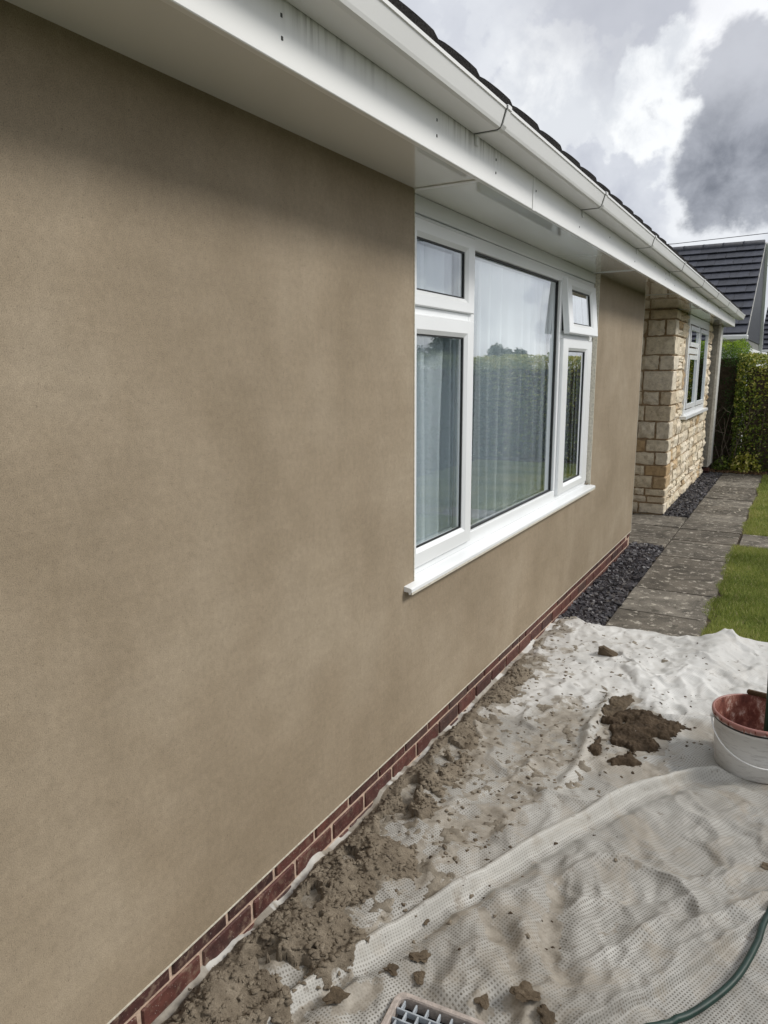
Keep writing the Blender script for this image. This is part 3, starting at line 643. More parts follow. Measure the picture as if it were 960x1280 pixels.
# near face: courses from the top down, (height, [widths from the corner inwards])
courses = [(.115, [.30, .34, .3]), (.185, [.115, .20, .25, .3]), (.220, [.33, .22, .35]), (.175, [.165, .21, .3, .2]), (.240, [.335, .2, .3]), (.165, [.13, .19, .3, .25]),
           (.190, [.295, .12, .3, .2]), (.210, [.155, .21, .22, .3]), (.150, [.26, .2, .3, .2]), (.160, [.145, .24, .2, .3]), (.130, [.25, .16, .26, .3]), (.155, [.15, .23, .3, .2]), (.09, [.24, .13, .3, .3]), (.085, [.21, .24, .3, .3]), (.135, [.3, .3, .4])]
z = ZS-.002; J = .019
for ci, (h, ws) in enumerate(courses):
    z0 = z-h; zc = (z+z0)/2; x = .022
    qs = ws[0]
    for wi, w_ in enumerate(ws):
        x1 = max(x-w_, -1.2)
        if x1 >= x-.03: break
        if wi == 0:   # quoin, shows on both faces: a rough block of its own
            ql = random.uniform(.20, .42)
            v = MB().box(x1+J/2, .022, 9.085, 9.085+ql-J, z0+J/2, z-J/2).mesh('stone', .007, 1)
            bm = bmesh.new(); bm.from_mesh(v)
            bmesh.ops.subdivide_edges(bm, edges=[e for e in bm.edges if e.calc_length() > .1], cuts=2, use_grid_fill=True)
            for vv in bm.verts: vv.co += Vector((random.uniform(-.005, .005), random.uniform(-.005, .005), random.uniform(-.003, .003)))
            bm.to_mesh(v); bm.free(); v.materials.append(M['stone']); link('stone', v, None, SWL)
            courses[ci] = (h, ws, ql)
        else:
            me = stone_mesh(.012+random.uniform(0, .012), x-x1-J, h-J, .006)
            o = link('stone', me, None, SWL); o.rotation_euler = (0, random.uniform(-.02, .02), -math.pi/2); o.location = ((x+x1)/2+random.uniform(-.005, .005), 9.10, zc+random.uniform(-.006, .006))
        x = x1
    z = z0
# long face
z = ZS-.002; y_w0, y_w1 = 10.12, 12.30
for ci, (h, ws, ql) in enumerate(courses):
    z0 = z-h; y = 9.085+ql
    while y < SY1-.02:
        L = random.uniform(.17, .46); y1 = min(y+L, SY1)
        if SY1-y1 < .1: y1 = SY1
        if z0 > 1.10-.06:
            if y < y_w0 and y1 > y_w0-.08: y1 = y_w0
            if y_w0-.001 <= y < y_w1: y = y_w1; continue
        # some tall courses split in two thin stones
        parts = [(z0, z)]
        if h > .17 and random.random() < .4: zm = z0+h*random.uniform(.4, .6); parts = [(z0, zm), (zm, z)]
        for a, c in parts:
            me = stone_mesh(.012+random.uniform(0, .020), y1-y-J*.8, c-a-J*.8, .021)
            o = link('stone', me, None, SWL); o.location = (-.004, (y+y1)/2, (a+c)/2)
        y = y1
    z = z0
# its window
W2 = empty('window', (0, 0, 0), parent=H); tag(W2, 'narrow white window set in the cream stone wall')
def bar2(name, x0, x1, y0, y1, z0, z1, mat='win', bev=.003): return box(name, M[mat], W2, x0, x1, y0, y1, z0, z1, bev)
bar2('window_frame', -.003, .030, 10.13, 12.29, 2.29, ZS-.003); bar2('window_frame', -.003, .030, 10.13, 12.29, 1.13, 1.19)
for a, c in ((10.13, 10.22), (11.12, 11.22), (12.19, 12.29)): bar2('mullion', -.003, .030, a, c, 1.1905, 2.2895)
bar2('transom', -.003, .028, 10.2205, 11.1195, 1.92, 1.99)
for a, c, z0, z1 in ((10.24, 11.10, 2.01, 2.27), (10.24, 11.10, 1.21, 1.90), (11.24, 12.17, 1.21, 2.27)):
    rg_ = MB().box(.004, .040, a, c, z0, z0+.055).box(.004, .040, a, c, z1-.055, z1).box(.004, .040, a, a+.055, z0+.055, z1-.055).box(.004, .040, c-.055, c, z0+.055, z1-.055)
    link('sash', rg_.mesh('sash'), M['win'], W2)
    box('glass_pane', M['glass'], W2, .012, .022, a+.054, c-.054, z0+.054, z1-.054)
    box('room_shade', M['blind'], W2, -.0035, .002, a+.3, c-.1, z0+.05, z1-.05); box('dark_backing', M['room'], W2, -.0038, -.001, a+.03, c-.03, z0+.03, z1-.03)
bar2('sill', -.003, .085, 9.98, 12.42, 1.085, 1.128, bev=.004)

# cladding fin at the far corner with ribs, brick foot beneath
cl = MB(); zt = ZS-.004
FN = link('corner_cladding', MB().prism_y([(-.25, zt), (-.25, .12), (.085, .12), (.118, .165), (.128, zt)], 13.00, 13.30).mesh('corner_cladding'), M['rib'], H)
rb = MB(); z = .14
while z < 2.38: rb.box(-.02, .105, 12.990, 13.001, z, z+.012); z += .021
tag(link('rib', rb.mesh('rib'), M['rib'], FN), kind='stuff')
link('corner_trim', MB().prism_y([(.098, zt), (.078, .125), (.090, .125), (.123, .165), (.1335, zt)], 12.985, 13.31).mesh('corner_trim'), M['ribedge'], FN)
for q, zc in enumerate((.075, 0.0)):
    o = link('brick', full[q], None, pl_); o.location = (.0, 13.10, zc); o.rotation_euler = (0, 0, math.pi/2)
# rear and recess walls so that the house is closed from the side
box('recess_wall', M['render'], H, -1.5, -1.3, YW-.2, 9.3, -.02, ZS); box('recess_return', M['render'], H, -1.3, -.251, YW-.25, YW-.002, -.02, ZS-.002)
box('door_step', M['slab'], H, -1.29, -.93, 7.42, 9.07, -.02, .05, .004)
box('back_wall', M['render'], H, -8.3, -8.1, Y0, YE, -.02, 2.6); box('end_wall', M['render'], H, -8.1, -.26, YE-.25, YE-.05, -.02, 2.6); box('end_wall', M['render'], H, -8.1, -.26, Y0, Y0+.2, -.02, 2.6)

# ================================================================== THE DUST SHEET AND WHAT LIES ON IT
def pdist(x, y, pts):
    """signed distance to a polyline (positive on its right) and the position along it 0..1"""
    best = np.full(np.shape(x), 1e9); sg = np.zeros(np.shape(x)); tt = np.zeros(np.shape(x)); m = len(pts)-1
    for i in range(m):
        ax, ay = pts[i]; bx, by = pts[i+1]; dx, dy = bx-ax, by-ay; L2 = dx*dx+dy*dy
        t = np.clip(((x-ax)*dx+(y-ay)*dy)/L2, 0, 1); ex = x-(ax+t*dx); ey = y-(ay+t*dy); d = np.hypot(ex, ey)
        s_ = np.where(dx*ey-dy*ex > 0, -1.0, 1.0); k = d < best
        best = np.where(k, d, best); sg = np.where(k, s_, sg); tt = np.where(k, (i+t)/m, tt)
    return best*sg, tt
def crv(pts, m=6): return [tuple(p)[:2] for p in spline([(a, b, 0) for a, b in pts], m)]
RIDGE1 = crv([(.10, .88), (.224, 1.214), (.366, 1.638), (.532, 2.058), (.773, 2.613), (.956, 2.94), (1.13, 3.14), (1.34, 3.22)])
CREASE2 = crv([(.86, 1.40), (1.034, 1.691), (1.204, 1.98), (1.395, 2.317), (1.65, 2.72)])
HUMP = crv([(1.06, 5.02), (1.02, 4.6), (.975, 4.2), (.90, 3.75)])
RIDGE3 = crv([(.615, 3.85), (.600, 3.37), (.635, 2.936), (.60, 2.62)])
SEAM = [(.475, 4.37), (.60, 4.22), (.874, 3.94)]
FOLDR = crv([(.70, 2.05), (.771, 2.19), (.89, 2.375), (1.08, 2.363), (1.189, 2.254), (1.21, 2.158)])
FOLDS = [(1.18, 2.12), (1.393, 2.40), (1.7, 2.72)]
FOLDT = [(.96, 1.88), (1.115, 2.135), (1.21, 2.158)]
FOLDU = crv([(.437, 2.66), (.636, 2.652), (.812, 2.718), (.968, 3.075)])
VALLEY = crv([(.76, 2.22), (.80, 2.0), (.83, 1.87), (.915, 1.72)])
VALLEY2 = crv([(.56, 1.95), (.66, 1.86), (.80, 1.73)])
EX = [-.3, 0, .10, .31, .54, .79, .91, 1.0, 1.05, 1.13, 1.3, 1.7, 2.7]; EY = [4.83, 4.85, 4.88, 4.79, 4.85, 4.855, 4.885, 4.95, 5.03, 4.965, 5.01, 5.08, 5.12]
rcs = random.Random(12); CREASES = []
for k_ in range(30):
    x0_, y0_ = rcs.uniform(.35, 1.7), rcs.uniform(1.3, 4.6); a_ = rcs.choice((.45, 1.15, 2.2, 2.7, .9))+rcs.uniform(-.3, .3); L_ = rcs.uniform(.15, .55)
    xm, ym = x0_+math.cos(a_)*L_*.5, y0_+math.sin(a_)*L_*.5; a2 = a_+rcs.uniform(-.35, .35)
    CREASES.append(([(x0_, y0_), (xm, ym), (xm+math.cos(a2)*L_*.5, ym+math.sin(a2)*L_*.5)], rcs.uniform(.004, .013), rcs.uniform(.010, .022), rcs.choice((1, 1, -.6))))
def sheet_z(x, y):
    return sheet_base(x, y)
def sheet_base(x, y):
    z = .014+.006*fbm(x*3, y*2.5, 3, 2)
    r = 1-np.abs(2*fbm(x*3.1+y*1.2, y*2.2-x*1.4, 11, 3)-1); z = z+.006*ss(r, .62, .99)
    r = 1-np.abs(2*fbm(x*5.5-y*2.5, y*4.2+x*3.0, 23, 3)-1); z = z+.007*ss(r, .70, .99)
    r = 1-np.abs(2*fbm(x*3.4+y*2.0+5, y*3.0-x*2.2, 31, 3)-1); z = z+.022*np.maximum(r-.74, 0)/.26*fbm(x*2, y*2, 33, 2)*1.6
    r = 1-np.abs(2*fbm(x*7-y*4+5, y*6+x*3, 35, 3)-1); z = z+.004*np.maximum(r-.78, 0)/.22
    d, t = pdist(x, y, [(.98, 1.55), (1.06, 2.05), (1.30, 2.55)]); z = z+.014*np.exp(-np.abs(d)/.020)*np.sin(np.pi*np.clip(t, .02, .98))
    
    d, t = pdist(x, y, RIDGE1)
    w = np.where(d > 0, .017, .028); A = .046*ss(1-t, 0, .12)*(1+.15*(vn(t*18, t*0, 5)-.5)); z = z*(1-.6*np.exp(-(d/.07)**2))+A*np.exp(-(np.abs(d)/w)**2.6)
    z = z-.012*np.exp(-((d-.055)/.022)**2)
    d, t = pdist(x, y, CREASE2)
    z = z+np.where(d < 0, .034*np.exp(np.minimum(d, 0)/.11), .034*np.exp(-(np.maximum(d, 0)/.007)**2))*ss(t, .0, .12)
    d, t = pdist(x, y, HUMP); z = z+(.056*(1-t)**.7+.010)*np.exp(-(d/(.11+.07*t))**2)*ss(1-t, 0, .25)
    d, t = pdist(x, y, RIDGE3); z = z+.026*np.exp(-(d/.028)**2)*np.sin(np.pi*np.clip(t, .02, .98))**.5
    d, t = pdist(x, y, SEAM); z = z+np.where(d < 0, .010*np.exp(np.minimum(d, 0)/.05), .010*np.exp(-(np.maximum(d, 0)/.005)**2))*ss(t, 0, .2)*ss(1-t, 0, .2)
    for P, A, w in ((FOLDR, .020, .038), (FOLDS, .020, .028), (FOLDT, .014, .03), (FOLDU, .016, .034)):
        d, t = pdist(x, y, P); z = z+A*1.25*np.exp(-(np.abs(d)/(w*.62))**1.0)*np.sin(np.pi*np.clip(t, .02, .98))**.5
    for P, A, w, sg_ in CREASES:
        sel = (np.abs(x-P[1][0]) < .45) & (np.abs(y-P[1][1]) < .45)
        if not sel.any(): continue
        xs_, ys_ = x[sel], y[sel]; d, t = pdist(xs_, ys_, P)
        z = z.copy(); z[sel] += sg_*A*np.exp(-np.abs(d)/np.where(d > 0, w, w*2.2))*np.sin(np.pi*np.clip(t, .01, .99))
    for P, A, w in ((VALLEY, .020, .05), (VALLEY2, .016, .045)):
        d, t = pdist(x, y, P); z = z-A*np.exp(-(d/w)**2)*np.sin(np.pi*np.clip(t, .02, .98))**.5+.5*A*np.exp(-((np.abs(d)-.075)/.035)**2)
    z = z+(.003+.024*ss(fbm(y*5, y*0+3, 41, 3), .45, .75))*np.exp(-np.maximum(x+.012, 0)/.016)          # turned up against the bricks
    # flattened under the bucket and the drain cover
    db = np.hypot(x-1.30, y-3.34); z = z*(ss(db, .13, .24))+.014*(1-ss(db, .13, .24))
    return np.maximum(z, .005)
def poly_sd(x, y, P):
    d = np.full(np.shape(x), 1e9); ins = np.zeros(np.shape(x), bool); m = len(P)
    for i in range(m):
        a = P[i]; b = P[(i+1) % m]; dx, dy = b[0]-a[0], b[1]-a[1]
        t = np.clip(((x-a[0])*dx+(y-a[1])*dy)/(dx*dx+dy*dy), 0, 1); d = np.minimum(d, np.hypot(x-a[0]-t*dx, y-a[1]-t*dy))
        c = ((a[1] > y) != (b[1] > y)) & (x < (b[0]-a[0])*(y-a[1])/((b[1]-a[1]) or 1e-9)+a[0]); ins ^= c
    return np.where(ins, d, -d)
MUDA = [(.662, 3.515), (.756, 3.60), (.894, 3.547), (.992, 3.536), (.929, 3.369), (.935, 3.2), (.827, 3.116), (.715, 3.224), (.657, 3.351)]
MUDB = [(.611, 3.64), (.69, 3.80), (.75, 3.72), (.70, 3.56), (.626, 3.43)]
MUDC = [(.623, 3.42), (.665, 3.34), (.70, 3.05), (.655, 3.06)]
MUDD = [(.75, 3.066), (.805, 3.136), (.87, 3.05), (.762, 2.98)]
CEN = [(.353, 2.495), (.288, 3.549), (.511, 3.672), (.689, 2.956), (.554, 2.315), (.372, 2.013)]
WX_Y = [.3, 1.14, 1.35, 1.6, 1.9, 2.08, 2.3, 2.6, 2.9, 3.2, 3.5, 4.0, 4.4, 4.7]
WX_X = [.17, .21, .27, .315, .29, .30, .215, .165, .165, .13, .115, .10, .07, .0]
def spread(x, y):
    """how thick the droppings lie along the foot of the wall"""
    e = np.interp(y, WX_Y, WX_X)
    e = e*(1.02+.55*(fbm(y*6, y*0+1, 57, 3)-.4))
    return np.minimum(e-x+.15*(fbm(x*7, y*7, 51, 4)-.5)*1.7, .035+.5*np.abs(x+.02)+.10*(fbm(x*20, y*20, 53, 3)-.5)+.2*ss(x, 0, .05))-.20*ss(fbm(x*10+7, y*10, 55, 4), .575, .63)*ss(x, .02, .08)
NX, NY = 380, 720
uu = np.linspace(0, 1, NX); vv = np.linspace(0, 1, NY)
Xg = -.014+(2.55)*uu[None, :]**1.15+0*vv[:, None]
ye = np.interp(Xg[0], EX, EY)+.012*np.sin(Xg[0]*23)+.02*(fbm(Xg[0]*9, Xg[0]*0, 61, 3)-.5)
Yg = .35+(ye[None, :]-.35)*vv[:, None]
Xg = Xg+.09*(fbm(Yg*2.2, Yg*0+9, 63, 4)-.5)*uu[None, :]**6*1.6
Zg = sheet_z(Xg, Yg); ed = (ye[None, :]-Yg); Zg = Zg*(.35+.65*ss(ed, 0, .10))+.010*np.exp(-((ed-.03)/.02)**2)
Zg = np.where(Yg > 4.2, np.maximum(Zg, .006), Zg); Zg = Zg*ss(1-uu, -.004, .03)[None, :]+.001
# the grating pokes through a cut in the sheet
GC = (.655, 1.392); GA = R(5)
gx = (Xg-GC[0])*math.cos(GA)+(Yg-GC[1])*math.sin(GA); gy = -(Xg-GC[0])*math.sin(GA)+(Yg-GC[1])*math.cos(GA)
gd = np.maximum(np.abs(gx), np.abs(gy)); Zg = np.where(gd < .20, Zg*ss(gd, .10, .20)+.016*(1-ss(gd, .10, .20)), Zg)
idx = np.arange(NX*NY).reshape(NY, NX); q = np.stack([idx[:-1, :-1], idx[:-1, 1:], idx[1:, 1:], idx[1:, :-1]], -1)
cut = (gd < .122); kill = cut[:-1, :-1] & cut[1:, 1:] & cut[:-1, 1:] & cut[1:, :-1]
q = q[~kill].reshape(-1, 4)
co = np.stack([Xg, Yg, Zg], -1).reshape(-1, 3)
me = np_mesh('dust_sheet', co, q)
Wx = Xg.copy(); Wy = Yg.copy()
def excess(profile, amp, lo=-.3, hi=.3):
    g_ = np.linspace(lo, hi, 1201); zf_ = amp*profile(g_); s_ = np.concatenate([[0], np.cumsum(np.hypot(np.diff(g_), np.diff(zf_)))])-(g_-lo); return g_, s_
d, t = pdist(Xg, Yg, RIDGE1); g_, s_ = excess(lambda v: np.exp(-(np.abs(v)/np.where(v > 0, .017, .028))**2.6), .046)
e_ = np.interp(d, g_, s_)*ss(1-t, 0, .25)*ss(.5-np.abs(d), 0, .35); Wx += .905*e_; Wy -= .42*e_
d, t = pdist(Xg, Yg, CREASE2); g_, s_ = excess(lambda v: np.where(v < 0, np.exp(np.minimum(v, 0)/.11), np.exp(-(np.maximum(v, 0)/.007)**2)), .034)
e_ = np.interp(d, g_, s_)*ss(t, 0, .12)*ss(.6-np.abs(d), 0, .4); Wx += .86*e_; Wy -= .5*e_
at = me.attributes.new('weave', 'FLOAT_VECTOR', 'POINT'); at.data.foreach_set('vector', np.stack([Wx, Wy, 0*Wx], -1).astype(np.float32).ravel())
soil = np.zeros_like(Xg)
soil += 1.0*ss(spread(Xg, Yg), -.20, .02)
soil += .62*ss(poly_sd(Xg, Yg, CEN), -.06, .10)
for P in (MUDA, MUDB, MUDC, MUDD): soil = np.maximum(soil, .95*ss(poly_sd(Xg, Yg, P), -.05, .02))
for P, a, w in ((VALLEY, .95, .045), (VALLEY2, .75, .035), (crv([(.40, 1.50), (.55, 1.9), (.72, 2.35)]), .62, .03), (crv([(.36, 1.32), (.42, 1.44), (.47, 1.58)]), .8, .05)):  # third curve paints the rolled fold's shadow into the dirt along its right
    d, t = pdist(Xg, Yg, P); soil = np.maximum(soil, a*np.exp(-(d/w)**2)*np.sin(np.pi*np.clip(t, .03, .97))**.4)
for cx, cy, r, a in ((.93, 3.05, .09, .8), (.84, 1.63, .07, .9), (.73, 1.57, .05, .9), (.50, 4.50, .13, .50), (.98, 2.03, .06, .5), (.45, 4.33, .07, .6), (1.0, 2.39, .05, .5), (.12, 4.55, .10, .55), (.20, 4.2, .12, .6), (.35, 3.9, .12, .5), (1.38, 2.59, .03, .8)):
    soil = np.maximum(soil, a*np.exp(-((Xg-cx)**2+(Yg-cy)**2)/r**2))
soil = np.clip(soil, 0, 1)
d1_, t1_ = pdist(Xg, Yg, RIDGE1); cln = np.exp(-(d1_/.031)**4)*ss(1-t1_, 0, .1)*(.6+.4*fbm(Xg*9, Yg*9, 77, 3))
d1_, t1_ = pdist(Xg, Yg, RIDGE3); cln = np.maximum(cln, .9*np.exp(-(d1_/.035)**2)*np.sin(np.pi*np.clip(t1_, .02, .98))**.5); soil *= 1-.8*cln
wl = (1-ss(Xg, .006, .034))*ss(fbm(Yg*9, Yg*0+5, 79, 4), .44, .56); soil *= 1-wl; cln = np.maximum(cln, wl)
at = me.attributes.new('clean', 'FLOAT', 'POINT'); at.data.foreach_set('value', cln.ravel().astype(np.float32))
at = me.attributes.new('soil', 'FLOAT', 'POINT'); at.data.foreach_set('value', soil.ravel().astype(np.float32))
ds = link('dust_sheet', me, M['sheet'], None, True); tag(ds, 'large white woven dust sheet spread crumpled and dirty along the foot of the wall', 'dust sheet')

def clod_mesh(name, r, sub=2, flat=.6, amp=.35, mat=None, seed=0):
    bm = bmesh.new(); bmesh.ops.create_icosphere(bm, subdivisions=sub, radius=1)
    rs = random.Random(seed); ph = [rs.uniform(0, 9) for _ in range(6)]
    for v in bm.verts:
        p = v.co.copy(); k = 1+amp*(math.sin(p.x*3.1+ph[0])*math.cos(p.y*2.7+ph[1])+.6*math.sin(p.z*5.3+p.x*4+ph[2])*math.cos(p.y*6.1+ph[3]))*.6+rs.uniform(-.09, .09)
        v.co = Vector((p.x*k*r, p.y*k*r*.85, p.z*k*r*flat))
    me = bpy.data.meshes.new(name); bm.to_mesh(me); bm.free()
    if mat: me.materials.append(mat)
    return me
def heap(name, x0, x1, y0, y1, step, mask, thick, mat, label=None, cat=None, kind=None):
    xs = np.arange(x0, x1, step); yy = np.arange(y0, y1, step); X, Y = np.meshgrid(xs, yy)
    X = X+step*.35*(vn(X*300, Y*300, 71)-.5); Y = Y+step*.35*(vn(X*310+5, Y*290, 72)-.5)
    m = mask(X, Y); t = thick(X, Y, m); Zs = sheet_z(X, Y)
    Z = Zs+t; keep = m > -.004
    Z = np.where(m <= 0.002, Zs-.010, Z)
    id_ = np.arange(X.size).reshape(X.shape); q = np.stack([id_[:-1, :-1], id_[:-1, 1:], id_[1:, 1:], id_[1:, :-1]], -1)
    k = keep[:-1, :-1] | keep[1:, 1:]; q = q[k].reshape(-1, 4)
    used = np.unique(q); rem = np.zeros(X.size, np.int64); rem[used] = np.arange(len(used)); co = np.stack([X, Y, Z], -1).reshape(-1, 3)[used]
    o = link(name, np_mesh(name, co, rem[q]), mat, None, False)
    return tag(o, label, cat, None, kind)
def th_mortar(X, Y, m):
    w1 = 1-np.clip(worley(X*26, Y*26, 81), 0, 1); w2 = 1-np.clip(worley(X*62, Y*62, 83), 0, 1); w3 = 1-np.clip(worley(X*130, Y*130, 85), 0, 1)
    body = ss(m, 0, .035)*.010+ss(m, .0, .14)*.020
    near = ss(Y, 3.6, 1.4)*0+np.interp(Y, [1, 2.6, 4.6], [1, .8, .45])
    fol = np.sin((Y*1.0-X*.6)*95+6*fbm(X*9, Y*9, 90, 2))*.5+.5
    return ss(X, .002, .075)*near*(body+ss(m, 0, .05)*(.026*w1*fbm(X*9, Y*9, 91, 3)*1.6+.017*w2+.008*w3+.006*fol*ss(.12-np.abs(X-.1), 0, .08)))*(.75+.5*fbm(X*4, Y*4, 93, 2))
def th_m2(X, Y, m): return np.minimum(th_mortar(X, Y, m), np.maximum(m, 0)*.40+.002)*.75
heap('mortar_droppings', -.012, .60, .9, 4.75, .0048, spread, th_m2, M['mortar'], 'grey-brown wet mortar droppings heaped along the foot of the brick base', 'mortar', 'stuff')
def m_patch(x, y):
    c = poly_sd(x, y, CEN); n_ = .55*fbm(x*12, y*12, 101, 4)+.45*fbm(x*34, y*34, 103, 4)
    side_ = ss(x, .1, .2)*ss(1.0-x, .0, .15)
    near = np.interp(y, [1.2, 1.8, 2.3, 3.0, 3.8, 4.4], [.53, .555, .555, .53, .555, .57])
    e = np.interp(y, WX_Y, WX_X); fall = np.clip((x-e)/.35, 0, 1)*.09
    d, t = pdist(x, y, RIDGE1); block = np.where(d > -.02, .2, 0)*ss(3.1-y, 0, .2)
    return (n_-near-fall-block+.03*ss(c, -.02, .1))*.35
heap('dried_mortar_patches', .04, .80, 1.2, 4.6, .0062, m_patch, lambda X, Y, m: ss(m, 0, .03)*.0020+.007*ss(m, 0, .03)*(1-np.clip(worley(X*70, Y*70, 87), 0, 1))*fbm(X*20, Y*20, 88, 2), M['dry'], 'thin grey patches of half dried mortar trodden into the white sheet', 'mortar', 'stuff')
def m_mud(x, y):
    d = np.maximum.reduce([poly_sd(x, y, MUDA), poly_sd(x, y, MUDD)-.004, poly_sd(x, y, MUDC)-.010])
    return d+.075*(fbm(x*15, y*15, 111, 4)-.5)*1.5-.035*ss(fbm(x*9+3, y*12, 113, 3), .56, .66)
th_mud = lambda X, Y, m: ss(m, 0, .02)*.008+ss(m, 0, .09)*.018+.020*ss(m, 0, .02)*(1-np.clip(worley(X*52, Y*52, 121), 0, 1))*fbm(X*12, Y*12, 122, 2)*1.5+.006*(1-np.clip(worley(X*120, Y*120, 123), 0, 1))*ss(m, 0, .01)
heap('soil_spill', .56, 1.06, 2.9, 3.85, .0048, m_mud, th_mud, M['mud'], 'dark brown crumbly soil spilled on the sheet left of the bucket', 'soil', 'stuff')
heap('clay_smear', .56, .82, 3.35, 3.88, .0052, lambda x, y: poly_sd(x, y, MUDB)+.09*(fbm(x*15, y*15, 131, 4)-.5), lambda X, Y, m: .6*th_mud(X, Y, m), M['clod'], 'paler brown trodden mud just beyond the dark soil spill', 'mud', 'stuff')

# crumbs: far too many to count
rs = np.random.RandomState(5); V = []; F = []; base_m = [clod_mesh('crumb', 1, 2, .62, .6, None, s) for s in range(4)]
bv = [np.array([v.co[:] for v in m_.vertices]) for m_ in base_m]; bf = [np.array([p.vertices[:] for p in m_.polygons]) for m_ in base_m]
def crumbs(name, N, px, r0, r1, mat, label, cat, tries=8, zf=None):
    V = []; F = []; off = 0; cnt = 0
    X = rs.uniform(-.0, 1.75, N*tries); Y = rs.uniform(.95, 4.8, N*tries); P = px(X, Y); k = np.nonzero(rs.rand(len(X)) < P)[0][:N]
    Z = sheet_z(X[k], Y[k])+(zf(X[k], Y[k]) if zf else 0)
    for i, z in zip(k, Z):
        j = rs.randint(4); s_ = r0*(r1/r0)**(rs.rand()**1.7); a = rs.rand()*6.28; c, s2 = math.cos(a), math.sin(a)
        v = bv[j]*s_*np.array([1, rs.uniform(.6, 1), rs.uniform(.6, 1)]); v = np.stack([v[:, 0]*c-v[:, 1]*s2+X[i], v[:, 0]*s2+v[:, 1]*c+Y[i], v[:, 2]*.75+z+s_*.10], -1)
        V.append(v); F.append(bf[j]+off); off += len(v)
    o = link(name, np_mesh(name, np.concatenate(V), np.concatenate(F)), mat, None); return tag(o, label, cat, None, 'stuff')
dens = lambda x, y: np.clip(.03*ss(fbm(x*5, y*5, 141, 3), .45, .62)*ss(1.5-x, 0, .9)+.9*np.exp(-np.maximum(-spread(x, y), 0)/.10)*(spread(x, y) < .02)+.35*ss(poly_sd(x, y, CEN), -.05, .1), 0, 1)
crumbs('mortar_crumbs', 1100, dens, .0022, .013, M['mortar'], 'small grey crumbs of mortar scattered over the white sheet', 'crumbs')
dens3 = lambda x, y: 1.0*(spread(x, y) > -.006)*(x < .55)*(x > .022)*(.35+.65*ss(fbm(x*13, y*13, 145, 3), .40, .58))*np.interp(y, [1.0, 2.6, 4.5], [1, .8, .35])
crumbs('mortar_lumps', 7000, dens3, .0022, .0145, M['mortar'], 'crumbly lumps of wet mortar piled against the brick base', 'mortar', 12, lambda x, y: th_m2(x, y, spread(x, y)))
dens4 = lambda x, y: 1.0*(m_mud(x, y) > -.004)
crumbs('soil_lumps', 520, dens4, .003, .012, M['mud'], 'crumbly dark lumps within the brown soil spill', 'soil', 40, lambda x, y: np.maximum(m_mud(x, y), 0)*.3)
dens2 = lambda x, y: np.clip(.9*np.exp(-(np.hypot(x-.80, y-3.35)/.26)**2)+.5*np.exp(-(pdist(x, y, VALLEY)[0]/.04)**2)+.006*ss(1.3-x, 0, .6)+.25*np.exp(-(np.hypot(x-.25, y-2.2)/.5)**2), 0, 1)
crumbs('soil_crumbs', 420, dens2, .0020, .010, M['mud'], 'tiny dark specks of soil scattered round the brown spill', 'crumbs')

dens5 = lambda x, y: np.clip(.8*ss(fbm(x*8+2, y*8, 147, 4), .52, .66)*ss(pdist(x, y, RIDGE1)[0], .0, -.05)*ss(x, .1, .25)*(y < 4.5), 0, 1)
crumbs('brown_flecks', 700, dens5, .0018, .010, M['clod'], 'brown flecks and flakes trodden into the middle of the sheet', 'crumbs')
# single clods one can point to
def zat(x, y): return float(sheet_z(np.array([x]), np.array([y]))[0])
CL = [(.457, 1.573, .026, 'flat brown mortar clod, left one of the three beside the drain cover'), (.508, 1.655, .030, 'ridged brown mortar clod, highest of the three beyond the drain cover'),
      (.540, 1.584, .022, 'small dark brown clod touching the corner of the drain cover'), (.379, 1.397, .030, 'round pale brown clod lying alone left of the drain cover'),
      (.730, 1.590, .024, 'brown clod lying against the far edge of the drain cover'), (.835, 1.640, .034, 'spread lump of mud right of the drain cover with a splash beyond it'),
      (1.380, 2.590, .022, 'small reddish brown crumb at the right edge of the sheet below the bucket'), (.905, 1.60, .030, 'low brown lump at the bottom edge right of the drain cover'),
      (.455, 1.80, .014, 'little dark pebble of mortar just left of the long rolled fold')]
for i, (x, y, r, lb) in enumerate(CL):
    o = link('mortar_clod', clod_mesh('mortar_clod', r*.85, 3, .22, .8, M['clod'], i+30), None, None); o.location = (x, y, zat(x, y)+r*.22); o.rotation_euler = (0, 0, i*1.3)
    tag(o, lb, 'clod', 'lumps of mortar dropped on the sheet')
# broken brick with a pale worn face
bm = bmesh.new(); pts = [(-.055, -.035, 0), (.050, -.040, 0), (.062, .012, 0), (-.030, .045, 0), (-.050, -.030, .050), (-.012, -.028, .046), (.055, .004, .016), (-.034, .030, .040)]
vs = [bm.verts.new(p) for p in pts]
bmesh.ops.convex_hull(bm, input=vs); bmesh.ops.subdivide_edges(bm, edges=bm.edges[:], cuts=2, use_grid_fill=True)
for v in bm.verts: v.co += Vector((random.uniform(-.003, .003), random.uniform(-.003, .003), random.uniform(-.002, .003)))
me = bpy.data.meshes.new('brick_fragment'); bm.to_mesh(me); bm.free()
o = link('brick_fragment', me, M['clod']); o.location = (.455, 4.29, zat(.455, 4.29)-.002); tag(o, 'wedge shaped brown brick fragment lying near the far edge of the white sheet', 'brick fragment')
o = link('pebble', clod_mesh('pebble', .006, 2, .8, .2, M['ribedge'], 3)); o.location = (.80, 3.32, zat(.80, 3.32)+.03); tag(o, 'tiny white pebble on top of the dark soil spill', 'pebble')

